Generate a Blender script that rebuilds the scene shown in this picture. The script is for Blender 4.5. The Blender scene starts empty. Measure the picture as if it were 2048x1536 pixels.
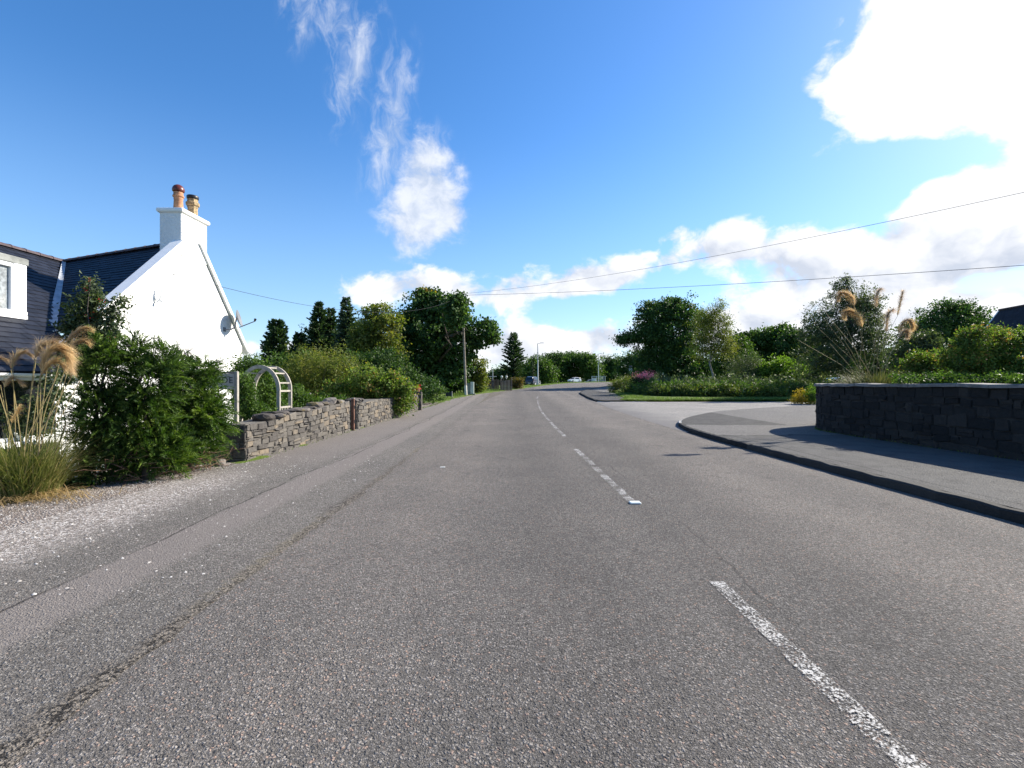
import bpy, bmesh, math, random
import numpy as np
from mathutils import Vector, Matrix

R = math.radians
S = bpy.context.scene
COL = S.collection
random.seed(4)
rng = np.random.RandomState(11)

# ------------------------------------------------------------------ camera
EYE = 1.4
F = 980.0
cam_d = bpy.data.cameras.new('camera')
cam = bpy.data.objects.new('camera', cam_d); COL.objects.link(cam)
cam.location = (0, 0, EYE); cam.rotation_euler = (R(90), 0, 0)
cam_d.sensor_width = 36; cam_d.lens = 36 * F / 2048
cam_d.clip_start = 0.05; cam_d.clip_end = 3000
S.camera = cam

# ------------------------------------------------------------------ light
SUN_EL, SUN_AZ = 32.5, 63.0          # azimuth measured from +Y towards +X
sd = bpy.data.lights.new('sun', 'SUN'); sd.energy = 5.0; sd.angle = R(0.53); sd.color = (1.0, 0.925, 0.80)
sun = bpy.data.objects.new('sun', sd); COL.objects.link(sun)
sv = Vector((math.cos(R(SUN_EL)) * math.sin(R(SUN_AZ)), math.cos(R(SUN_EL)) * math.cos(R(SUN_AZ)), math.sin(R(SUN_EL))))
sun.rotation_euler = sv.to_track_quat('Z', 'Y').to_euler(); sun.location = sv * 50
S.view_settings.view_transform = 'Standard'; S.view_settings.look = 'None'
S.view_settings.exposure = 1.08; S.view_settings.gamma = 1.0
S.view_settings.use_curve_mapping = False
S.cycles.max_bounces = 7; S.cycles.transparent_max_bounces = 12
S.cycles.diffuse_bounces = 3; S.cycles.glossy_bounces = 3; S.cycles.transmission_bounces = 4


class NT:
    """small helper round a node tree"""
    def __init__(self, tree):
        self.t = tree; tree.nodes.clear()
    def n(self, typ, ins=None, **props):
        nd = self.t.nodes.new(typ)
        for k, v in props.items(): setattr(nd, k, v)
        for k, v in (ins or {}).items(): self.set(nd.inputs[k], v)
        return nd
    def set(self, sock, v):
        if hasattr(v, 'bl_rna') and hasattr(v, 'is_output'): self.t.links.new(v, sock)
        elif hasattr(v, 'outputs'): self.t.links.new(v.outputs[0], sock)
        else:
            if isinstance(v, tuple) and len(v) == 3 and sock.type == 'RGBA': v = v + (1,)
            sock.default_value = v
    def m(self, op, a, b=0.0, c=0.0, clamp=False):
        nd = self.t.nodes.new('ShaderNodeMath'); nd.operation = op; nd.use_clamp = clamp
        self.set(nd.inputs[0], a); self.set(nd.inputs[1], b); self.set(nd.inputs[2], c)
        return nd.outputs[0]
    def mix(self, f, a, b, bt='MIX'):
        nd = self.t.nodes.new('ShaderNodeMix'); nd.data_type = 'RGBA'; nd.blend_type = bt
        self.set(nd.inputs[0], f); self.set(nd.inputs[6], a); self.set(nd.inputs[7], b)
        return nd.outputs[2]
    def sstep(self, x, a, b):
        nd = self.t.nodes.new('ShaderNodeMapRange'); nd.interpolation_type = 'SMOOTHSTEP'
        self.set(nd.inputs[0], x); self.set(nd.inputs[1], a); self.set(nd.inputs[2], b)
        nd.inputs[3].default_value = 0; nd.inputs[4].default_value = 1
        return nd.outputs[0]
    def noise(self, vec, scale, detail=4, rough=0.5, dist=0.0):
        return self.n('ShaderNodeTexNoise', {'Vector': vec, 'Scale': scale, 'Detail': detail, 'Roughness': rough, 'Distortion': dist})
    def ramp(self, f, stops):
        nd = self.n('ShaderNodeValToRGB', {0: f}); cr = nd.color_ramp
        while len(cr.elements) < len(stops): cr.elements.new(0.5)
        for e, (p, c) in zip(cr.elements, stops):
            e.position = p; e.color = tuple(c) + (1,)
        return nd.outputs[0]


# ------------------------------------------------------------------ sky and clouds (directions, at infinity)
def dir_of(px, py):
    az = math.atan((px - 1024) / F)
    return az, math.atan((768 - py) / F * math.cos(az))

world = bpy.data.worlds.new("World"); S.world = world; world.use_nodes = True
w = NT(world.node_tree)
tc = w.n('ShaderNodeTexCoord')
nrm = w.n('ShaderNodeVectorMath', {0: tc.outputs['Generated']}, operation='NORMALIZE')
sx = w.n('ShaderNodeSeparateXYZ', {0: nrm})
az = w.m('ARCTAN2', sx.outputs[0], sx.outputs[1])
el = w.m('ARCSINE', sx.outputs[2])
sky = w.n('ShaderNodeTexSky', sky_type='NISHITA', sun_disc=False, sun_elevation=R(SUN_EL), sun_rotation=R(SUN_AZ),
          altitude=60.0, air_density=1.0, dust_density=0.35, ozone_density=2.2)
skyc = w.n('ShaderNodeHueSaturation', {'Saturation': 1.30, 'Value': 1.0, 'Color': sky}).outputs[0]
skyc = w.mix(1.0, skyc, (1.0, 0.98, 1.06), 'MULTIPLY')
av = w.n('ShaderNodeCombineXYZ', {0: az, 1: w.m('MULTIPLY', el, 1.35), 2: 0.0})
warp = w.noise(av, 9.0, 3, 0.5)
wv = w.n('ShaderNodeVectorMath', {0: warp.outputs['Color'], 1: (0.5, 0.5, 0.5)}, operation='SUBTRACT')
wv = w.n('ShaderNodeVectorMath', {0: wv, 'Scale': 0.07}, operation='SCALE')
avw = w.n('ShaderNodeVectorMath', {0: av, 1: wv}, operation='ADD')

def blob(px, py, rx, ry, rot=0.0, amp=1.0):
    a0, e0 = dir_of(px, py)
    sc = math.cos(a0) ** 2
    ra, re = rx / F * sc, ry / F * math.cos(a0)
    da = w.m('SUBTRACT', az, a0); de = w.m('SUBTRACT', el, e0)
    c, s = math.cos(R(rot)), math.sin(R(rot))
    u = w.m('DIVIDE', w.m('ADD', w.m('MULTIPLY', da, c), w.m('MULTIPLY', de, s)), ra)
    v = w.m('DIVIDE', w.m('SUBTRACT', w.m('MULTIPLY', de, c), w.m('MULTIPLY', da, s)), re)
    d2 = w.m('ADD', w.m('MULTIPLY', u, u), w.m('MULTIPLY', v, v))
    return w.m('MULTIPLY', w.m('EXPONENT', w.m('MULTIPLY', d2, -1.0)), amp)

def total(bl):
    t = None
    for b in bl:
        b = blob(*b); t = b if t is None else w.m('ADD', t, b)
    return t

CUMULUS = [(1980, 20, 270, 185, 0, 1.6), (1790, 165, 165, 85, 25, 0.95), (2090, 220, 120, 100, 0, .9),
           (2040, 430, 230, 105, 12, 1.0), (1790, 520, 210, 70, 8, .85), (1480, 495, 75, 44, 12, .85), (1590, 520, 120, 60, 8, .8), (1860, 390, 110, 52, 25, .62),
           (1280, 535, 150, 34, 16, .8), (1335, 468, 50, 20, 10, .6), (1080, 580, 150, 44, 6, .85), (850, 570, 130, 38, -6, .75),
           (740, 585, 80, 30, 0, .55), (1120, 680, 200, 40, 0, .8), (960, 710, 260, 40, 0, .75), (1520, 645, 240, 55, 0, .78),
           (1900, 640, 300, 70, 0, .75), (1150, 612, 76, 22, 0, -.75), (1330, 640, 70, 20, 0, -.3), (560, 705, 200, 24, 0, .5),
           (2500, 300, 480, 400, 0, 1.0), (2300, -300, 300, 200, 0, .8), (-900, 690, 600, 80, 0, .9), (1700, 395, 50, 12, 8, .42), (1990, 560, 70, 22, 0, -.5), (1900, 312, 150, 30, -4, -.8), (1760, 345, 90, 50, 0, -.7)]
WISPS = [(775, 262, 34, 110, -20, .62), (708, 130, 36, 110, -22, .58), (650, 30, 70, 40, -40, .46), (585, 40, 30, 60, 10, .34), (880, 290, 26, 44, 10, .3), (800, 330, 40, 60, -10, .4), (790, 130, 40, 60, -25, .2)]
PUFF = [(862, 372, 64, 74, -6, 1.05), (832, 430, 74, 52, 10, .95), (818, 488, 44, 34, 20, .55), (900, 440, 40, 40, 0, .5), (850, 300, 40, 44, 0, .45)]
cn = w.noise(avw, 8.5, 9, 0.58).outputs[0]
ctot = total(CUMULUS)
cden = w.m('ADD', ctot, w.m('MULTIPLY', w.m('MULTIPLY', w.m('SUBTRACT', cn, 0.5), 2.6), w.sstep(ctot, 0.0, 0.3)))
cum = w.sstep(cden, 0.34, 0.78)
sv_ = w.n('ShaderNodeMapping', {'Vector': avw, 'Rotation': (0, 0, R(-22)), 'Scale': (2.6, 1.0, 1.0)})
wn = w.noise(sv_, 13.0, 9, 0.66, .6).outputs[0]
wtot = total(WISPS)
wden = w.m('ADD', wtot, w.m('MULTIPLY', w.m('MULTIPLY', w.m('SUBTRACT', wn, 0.5), 1.9), w.sstep(wtot, 0.0, 0.3)))
wis = w.m('MULTIPLY', w.sstep(wden, 0.08, 1.15), 0.66)
ptot = total(PUFF)
pn = w.noise(avw, 15.0, 9, 0.62).outputs[0]
pden = w.m('ADD', ptot, w.m('MULTIPLY', w.m('MULTIPLY', w.m('SUBTRACT', pn, 0.5), 2.4), w.sstep(ptot, 0.0, 0.4)))
wis = w.m('MAXIMUM', wis, w.m('MULTIPLY', w.sstep(pden, 0.18, 1.25), 0.9))
# cloud light: bright towards the sun's side, greyer in the thick undersides
av2 = w.n('ShaderNodeVectorMath', {0: avw, 1: (0.035, 0.05, 0.0)}, operation='ADD')
cn2 = w.noise(av2, 8.5, 5, 0.5).outputs[0]
lit = w.m('ADD', 0.66, w.m('MULTIPLY', w.m('SUBTRACT', cn, cn2), 4.0))
lit = w.m('SUBTRACT', lit, w.m('MULTIPLY', w.sstep(cden, 0.8, 1.9), 0.42))
big = w.sstep(w.m('ADD', el, w.m('MULTIPLY', az, 0.25)), 0.34, 0.60)
lit = w.m('ADD', lit, w.m('MULTIPLY', big, 1.6), clamp=True)
ccol = w.mix(lit, (3.2, 3.5, 4.1), (5.3, 5.35, 5.5))
haze = w.m('MULTIPLY', w.sstep(el, 0.50, 0.02), 0.42)
base = w.mix(haze, skyc, (2.3, 3.55, 5.1))
base = w.mix(wis, base, w.mix(w.sstep(w.m('ADD', pn, w.m('MULTIPLY', wn, .5)), .55, .95), (3.1, 3.5, 4.2), (4.7, 4.85, 5.2)))
base = w.mix(cum, base, ccol)
bg = w.n('ShaderNodeBackground', {'Color': base, 'Strength': 0.1})
w.n('ShaderNodeOutputWorld', {'Surface': bg})

# ------------------------------------------------------------------ terrain
def sp(x, k): return k * np.logaddexp(0, x / k)
def ss(x, a, b):
    t = np.clip((x - a) / (b - a), 0, 1); return t * t * (3 - 2 * t)
def H(x, y):
    x = np.asarray(x, float); y = np.asarray(y, float)
    h = 0.0235 * (sp(y - 21, 5) - sp(y - 77, 9))
    h = h + 0.012 * np.clip(x - 10, 0, 60) * ss(y, 50, 90)
    h = h + 0.045 * np.clip(x + 1, 0, 10) * ss(y, 50, 72) - 0.4 * (1 - ss(x, 6, 16)) * ss(y - (63 + .95 * np.clip(x, 0, 25)), 5, 16) * (y > 50)
    h = h - 0.70 * ss(-x, 5.6, 8.6) * (1 - ss(y, 15, 26)) * ss(y, -20, 0)
    return h
def h(x, y): return float(H(x, y))
def P(px, py, Y):
    """world point seen by the photograph at px, py and Y metres ahead"""
    return Vector(((px - 1024) / F * Y, Y, EYE + (768 - py) / F * Y))

# ------------------------------------------------------------------ mesh helpers
def link(o, parent=None):
    COL.objects.link(o)
    if parent is not None:
        o.parent = parent
        o.matrix_parent_inverse = Matrix.Translation(-parent.location)
    return o
def tag(o, label=None, cat=None, group=None, kind=None):
    if label: o['label'] = label
    if cat: o['category'] = cat
    if group: o['group'] = group
    if kind: o['kind'] = kind
    return o
def thing(name, loc, label, cat, group=None):
    o = bpy.data.objects.new(name, None); o.location = loc; o.empty_display_size = .2
    COL.objects.link(o); return tag(o, label, cat, group)

def np_mesh(name, V, Q, mat, parent=None, var=None, smooth=False):
    """quads (or tris) from arrays; var = one value per face"""
    V = np.asarray(V, np.float32).reshape(-1, 3); Q = np.asarray(Q, np.int32)
    k = Q.shape[1]; me = bpy.data.meshes.new(name)
    me.vertices.add(len(V)); me.vertices.foreach_set('co', V.ravel())
    me.loops.add(Q.size); me.loops.foreach_set('vertex_index', Q.ravel())
    me.polygons.add(len(Q)); me.polygons.foreach_set('loop_start', np.arange(0, Q.size, k, dtype=np.int32))
    if var is not None:
        at = me.attributes.new('var', 'FLOAT', 'FACE'); at.data.foreach_set('value', np.asarray(var, np.float32))
    me.update(calc_edges=True); me.validate()
    if smooth: me.polygons.foreach_set('use_smooth', np.ones(len(Q), bool))
    me.materials.append(mat)
    return link(bpy.data.objects.new(name, me), parent)

class MB:
    def __init__(s): s.v = []; s.f = []; s.var = []
    def add(s, vs, fs, var=0.5):
        b = len(s.v); s.v += [tuple(v) for v in vs]
        for f in fs: s.f.append([b + i for i in f]); s.var.append(var)
    def box(s, c, d, rz=0.0, var=0.5, taper=1.0, M=None):
        cx, cy, cz = c; hx, hy, hz = d[0] / 2, d[1] / 2, d[2] / 2; cs, sn = math.cos(rz), math.sin(rz); vs = []
        for z, t in ((-hz, 1.0), (hz, taper)):
            for x, y in ((-hx, -hy), (hx, -hy), (hx, hy), (-hx, hy)):
                x, y = x * t, y * t
                vs.append((cx + x * cs - y * sn, cy + x * sn + y * cs, cz + z))
        s.add(vs, [(0, 3, 2, 1), (4, 5, 6, 7), (0, 1, 5, 4), (1, 2, 6, 5), (2, 3, 7, 6), (3, 0, 4, 7)], var)
    def bevbox(s, c, d, b, rz=0.0, var=0.5):
        """box with chamfered edges"""
        hx, hy, hz = (x / 2 for x in d); cs, sn = math.cos(rz), math.sin(rz); rings = []
        for z, i in ((-hz, b), (-hz + b, 0), (hz - b, 0), (hz, b)):
            r = []
            for sx_, sy_ in ((-1, -1), (1, -1), (1, 1), (-1, 1)):
                X, Y = hx - i, hy - i
                pts = [(sx_ * (X - b), sy_ * Y), (sx_ * X, sy_ * (Y - b))]
                if sx_ * sy_ > 0: pts = pts[::-1]
                r += pts
            r = [(c[0] + x * cs - y * sn, c[1] + x * sn + y * cs, c[2] + z) for x, y in r]
            rings.append(r)
        s.loft(rings, var=var)
    def loft(s, rings, cap=True, var=0.5, closed=True):
        n = len(rings[0]); vs = [p for r in rings for p in r]; fs = []
        for i in range(len(rings) - 1):
            for j in range(n if closed else n - 1):
                k = (j + 1) % n
                fs.append((i * n + j, i * n + k, (i + 1) * n + k, (i + 1) * n + j))
        if cap: fs.append(tuple(range(n))[::-1]); fs.append(tuple((len(rings) - 1) * n + j for j in range(n)))
        s.add(vs, fs, var)
    def tube(s, pts, rad, n=8, var=0.5, cap=True):
        pts = [Vector(p) for p in pts]
        rad = rad if hasattr(rad, '__len__') else [rad] * len(pts); rings = []; prev = None
        for i, p in enumerate(pts):
            t = (pts[min(i + 1, len(pts) - 1)] - pts[max(i - 1, 0)]).normalized()
            a = prev if prev is not None else (Vector((0, 0, 1)) if abs(t.z) < .9 else Vector((1, 0, 0)))
            u = (a - t * a.dot(t))
            u = u.normalized() if u.length > 1e-5 else t.orthogonal().normalized()
            v = t.cross(u); prev = u
            rings.append([p + (u * math.cos(2 * math.pi * k / n) + v * math.sin(2 * math.pi * k / n)) * rad[i] for k in range(n)])
        s.loft(rings, cap, var)
    def lathe(s, c, prof, n=16, var=0.5, axis=None):
        """prof: (radius, height) pairs round a vertical axis, or round the unit vector axis"""
        c = Vector(c); ax = Vector(axis).normalized() if axis is not None else Vector((0, 0, 1))
        u = ax.orthogonal().normalized(); v = ax.cross(u)
        s.loft([[c + ax * z + (u * math.cos(2 * math.pi * k / n) + v * math.sin(2 * math.pi * k / n)) * max(r, 1e-4) for k in range(n)] for r, z in prof], True, var)
    def build(s, name, mat, parent=None, smooth=False, bev=0.0):
        me = bpy.data.meshes.new(name); me.from_pydata(s.v, [], s.f)
        at = me.attributes.new('var', 'FLOAT', 'FACE'); at.data.foreach_set('value', np.asarray(s.var, np.float32))
        me.materials.append(mat)
        bm = bmesh.new(); bm.from_mesh(me); bmesh.ops.recalc_face_normals(bm, faces=bm.faces); bm.to_mesh(me); bm.free()
        if smooth:
            for p in me.polygons: p.use_smooth = True
            try: me.set_sharp_from_angle(angle=R(42))
            except Exception: pass
        o = link(bpy.data.objects.new(name, me), parent)
        if bev:
            md = o.modifiers.new('bevel', 'BEVEL'); md.width = bev; md.segments = 2; md.limit_method = 'ANGLE'
        return o

def cr(pts, n):
    """Catmull-Rom through pts, n samples between each pair"""
    p = [np.array(q, float) for q in pts]; p = [2 * p[0] - p[1]] + p + [2 * p[-1] - p[-2]]; out = []
    for i in range(1, len(p) - 2):
        for t in np.linspace(0, 1, n, endpoint=False):
            a, b, c, d = p[i - 1:i + 3]
            out.append(.5 * ((2 * b) + (-a + c) * t + (2 * a - 5 * b + 4 * c - d) * t * t + (-a + 3 * b - 3 * c + d) * t ** 3))
    out.append(p[-2]); return np.array(out)
def ribbon(name, L, Rr, mat, off, n=8, across=8, kind='structure', jit=0.0):
    a, b = cr(L, n), cr(Rr, n)
    if jit:
        q = rng.normal(size=len(b)); b[:, 0] += jit * (.5 * q + .5 * np.convolve(q, np.ones(5) / 2.2, 'same') + .7 * np.convolve(rng.normal(size=len(b)), np.ones(25) / 5, 'same'))
    k = len(a); t = np.linspace(0, 1, across + 1)
    xy = a[:, None, :] * (1 - t)[None, :, None] + b[:, None, :] * t[None, :, None]
    V = np.dstack([xy, H(xy[..., 0], xy[..., 1]) + off]).reshape(-1, 3); m = across + 1
    i, j = np.meshgrid(np.arange(k - 1), np.arange(across), indexing='ij'); q = (i * m + j).ravel()
    o = np_mesh(name, V, np.stack([q, q + 1, q + m + 1, q + m], 1), mat, smooth=True)
    if kind: o['kind'] = kind
    return o
def fill(name, poly, mat, off, cell=0.6, skirt=0.0):
    """polygon cut into a draped sheet"""
    bm = bmesh.new(); vs = [bm.verts.new((x, y, 0)) for x, y in poly]; bm.faces.new(vs)
    xs = [p[0] for p in poly]; ys = [p[1] for p in poly]
    for lo, hi, ax in ((min(xs), max(xs), 0), (min(ys), max(ys), 1)):
        x = lo + cell
        while x < hi:
            co = [0, 0, 0]; no = [0, 0, 0]; co[ax] = x; no[ax] = 1
            bmesh.ops.bisect_plane(bm, geom=bm.verts[:] + bm.edges[:] + bm.faces[:], plane_co=co, plane_no=no); x += cell
    for v in bm.verts: v.co.z = h(v.co.x, v.co.y) + off
    bmesh.ops.recalc_face_normals(bm, faces=bm.faces)
    if sum(f.normal.z for f in bm.faces) < 0: bmesh.ops.reverse_faces(bm, faces=bm.faces)
    me = bpy.data.meshes.new(name); bm.to_mesh(me); bm.free(); me.materials.append(mat)
    o = link(bpy.data.objects.new(name, me)); o['kind'] = 'structure'; return o

# ------------------------------------------------------------------ materials
def pm(name, col=(.5, .5, .5), rough=.6, metal=0.0, var=.12, vs=6.0, bump=0.0, bs=60.0, spec=.4):
    """plain procedural surface: a colour broken up by noise, with a fine bump"""
    m = bpy.data.materials.new(name); m.use_nodes = True; t = NT(m.node_tree)
    g = t.n('ShaderNodeTexCoord').outputs['Object']
    nz = t.noise(g, vs, 6, .6).outputs[0]
    lo = tuple(c * (1 - var) for c in col); hi = tuple(min(1, c * (1 + var)) for c in col)
    c = t.mix(t.sstep(nz, .3, .7), lo, hi)
    ins = {'Base Color': c, 'Roughness': rough, 'Metallic': metal, 'Specular IOR Level': spec}
    if bump:
        b = t.n('ShaderNodeBump', {'Strength': 1.0, 'Distance': bump, 'Height': t.noise(g, bs, 3, .6).outputs[0]}); ins['Normal'] = b
    b = t.n('ShaderNodeBsdfPrincipled', ins); t.n('ShaderNodeOutputMaterial', {0: b}); return m
def leafmat(name, stops, trans=.3, rough=.58, spec=.2, tt=(1.5, 1.7, .6)):
    m = bpy.data.materials.new(name); m.use_nodes = True; t = NT(m.node_tree)
    a = t.n('ShaderNodeAttribute', attribute_name='var').outputs['Fac']
    n_ = len(stops); c = t.ramp(a, [(i / max(1, n_ - 1), s) for i, s in enumerate(stops)])
    g = t.n('ShaderNodeTexCoord').outputs['Object']
    c = t.mix(t.sstep(t.noise(g, 1.3, 2).outputs[0], .35, .7), c, t.mix(1.0, c, (1.3, 1.25, .9), 'MULTIPLY'))
    b = t.n('ShaderNodeBsdfPrincipled', {'Base Color': c, 'Roughness': rough, 'Specular IOR Level': spec})
    tr = t.n('ShaderNodeBsdfTranslucent', {'Color': t.mix(1.0, c, tt, 'MULTIPLY')})
    mx = t.n('ShaderNodeMixShader', {0: trans, 1: b, 2: tr}); t.n('ShaderNodeOutputMaterial', {0: mx}); return m
def varmat(name, stops, rough=.85, bump=.006, bs=30.0, moss=None):
    """colour per stone or slate from the face's own value, mottled"""
    m = bpy.data.materials.new(name); m.use_nodes = True; t = NT(m.node_tree)
    a = t.n('ShaderNodeAttribute', attribute_name='var').outputs['Fac']
    g = t.n('ShaderNodeTexCoord').outputs['Object']
    n1 = t.noise(g, 9, 6, .65).outputs[0]; n2 = t.noise(g, bs, 5, .6).outputs[0]
    c = t.ramp(t.m('ADD', a, t.m('MULTIPLY', t.m('SUBTRACT', n1, .5), .45)), [(i / (len(stops) - 1), s) for i, s in enumerate(stops)])
    c = t.mix(t.m('MULTIPLY', t.sstep(n2, .35, .75), .5), c, t.mix(1.0, c, (.45, .45, .45), 'MULTIPLY'))
    if moss: c = t.mix(t.m('MULTIPLY', t.sstep(t.noise(g, 3.1, 5, .6).outputs[0], .54, .68), .7), c, moss)
    bp = t.n('ShaderNodeBump', {'Strength': 1.0, 'Distance': bump, 'Height': n2})
    b = t.n('ShaderNodeBsdfPrincipled', {'Base Color': c, 'Roughness': rough, 'Normal': bp, 'Specular IOR Level': .3})
    t.n('ShaderNodeOutputMaterial', {0: b}); return m

def asphalt(name, dark, light, tint, stone=85.0, bands=None, patch=.5, bump=.006, redness=.14, gap=.5):
    m = bpy.data.materials.new(name); m.use_nodes = True; t = NT(m.node_tree)
    g = t.n('ShaderNodeTexCoord').outputs['Object']
    sc = t.n('ShaderNodeMapping', {'Vector': g, 'Scale': (1, 1, .2)})
    wob = t.n('ShaderNodeVectorMath', {0: t.noise(sc, stone * .8, 3).outputs['Color'], 'Scale': .02}, operation='SCALE')
    gv = t.n('ShaderNodeVectorMath', {0: sc, 1: wob}, operation='ADD')
    vo = t.n('ShaderNodeTexVoronoi', {'Vector': gv, 'Scale': stone, 'Randomness': 1.0})
    v2 = t.n('ShaderNodeTexVoronoi', {'Vector': gv, 'Scale': stone * 2.1, 'Randomness': 1.0})
    cell = t.n('ShaderNodeSeparateColor', {0: vo.outputs['Color']}); c2 = t.n('ShaderNodeSeparateColor', {0: v2.outputs['Color']})
    big = t.noise(sc, .55, 5, .6).outputs[0]; mid = t.noise(sc, 3.2, 6, .65).outputs[0]; fine = t.noise(sc, 210, 3, .6).outputs[0]
    pick = t.sstep(cell.outputs[2], .52, .56)                     # larger chippings among the fines
    val = t.m('ADD', t.m('MULTIPLY', cell.outputs[0], pick), t.m('MULTIPLY', c2.outputs[0], t.m('SUBTRACT', 1.0, pick)))
    val = t.m('ADD', t.m('MULTIPLY', val, .72), t.m('MULTIPLY', fine, .28))
    c = t.ramp(val, [(0, tuple(x * .62 for x in dark)), (.4, dark), (.72, light), (1, tuple(min(1, x * 1.5) for x in light))])
    red = t.m('MULTIPLY', t.m('MULTIPLY', t.sstep(cell.outputs[1], 1 - redness, 1 - redness + .03), pick), .7)
    c = t.mix(red, c, tint)
    dist = t.m('ADD', t.m('MULTIPLY', vo.outputs['Distance'], pick), t.m('MULTIPLY', v2.outputs['Distance'], t.m('SUBTRACT', 1.0, pick)))
    c = t.mix(t.m('MULTIPLY', t.sstep(dist, .38, .85), gap), c, tuple(x * .3 for x in dark))       # binder in the gaps
    c = t.mix(t.m('MULTIPLY', t.sstep(big, .38, .66), patch), c, t.mix(1.0, c, (1.34, 1.31, 1.28), 'MULTIPLY'))
    c = t.mix(t.m('MULTIPLY', t.sstep(mid, .5, .75), .4), c, t.mix(1.0, c, (.66, .66, .67), 'MULTIPLY'))
    if bands: c = bands(t, g, c)
    hgt = t.m('MULTIPLY', t.sstep(dist, .8, .1), t.m('ADD', .5, cell.outputs[2]))
    bp = t.n('ShaderNodeBump', {'Strength': 1.0, 'Distance': bump, 'Height': hgt})
    b = t.n('ShaderNodeBsdfPrincipled', {'Base Color': c, 'Roughness': .88, 'Normal': bp, 'Specular IOR Level': .16})
    t.n('ShaderNodeOutputMaterial', {0: b}); return m

def road_bands(t, g, c):
    s = t.n('ShaderNodeSeparateXYZ', {0: g}); x = s.outputs[0]
    x = t.m('ADD', x, t.m('MULTIPLY', t.m('SUBTRACT', t.noise(g, .35, 3).outputs[0], .5), .5))
    def band(c0, wd): return t.m('EXPONENT', t.m('MULTIPLY', t.m('POWER', t.m('DIVIDE', t.m('SUBTRACT', x, c0), wd), 2.0), -1.0))
    pale = t.m('ADD', t.m('ADD', band(-1.0, .5), band(-1.75, .25)), t.m('ADD', band(3.3, .6), band(4.75, .25)), clamp=True)
    dk = t.m('ADD', band(.45, .55), t.m('ADD', band(2.2, .55), t.m('MULTIPLY', band(1.46, .2), .8)), clamp=True)
    c = t.mix(t.m('MULTIPLY', pale, .55), c, t.mix(1.0, c, (1.30, 1.27, 1.24), 'MULTIPLY'))
    c = t.mix(t.m('MULTIPLY', dk, .5), c, t.mix(1.0, c, (.70, .70, .71), 'MULTIPLY'))
    y = s.outputs[1]                                                # sealed cracks and a few oil drips
    cy = t.m('ADD', x, t.m('MULTIPLY', t.noise(g, 6, 4, .6).outputs[0], .09))
    ck = t.m('MULTIPLY', t.sstep(t.m('ABSOLUTE', t.m('SUBTRACT', cy, 1.72)), .012, .003), t.sstep(t.noise(g, .7, 3).outputs[0], .5, .56))
    oil = t.m('MULTIPLY', t.sstep(t.noise(g, 1.7, 2, .4).outputs[0], .67, .74), .35)
    return t.mix(t.m('MAXIMUM', t.m('MULTIPLY', ck, .6), oil), c, (.04, .038, .036))

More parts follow.
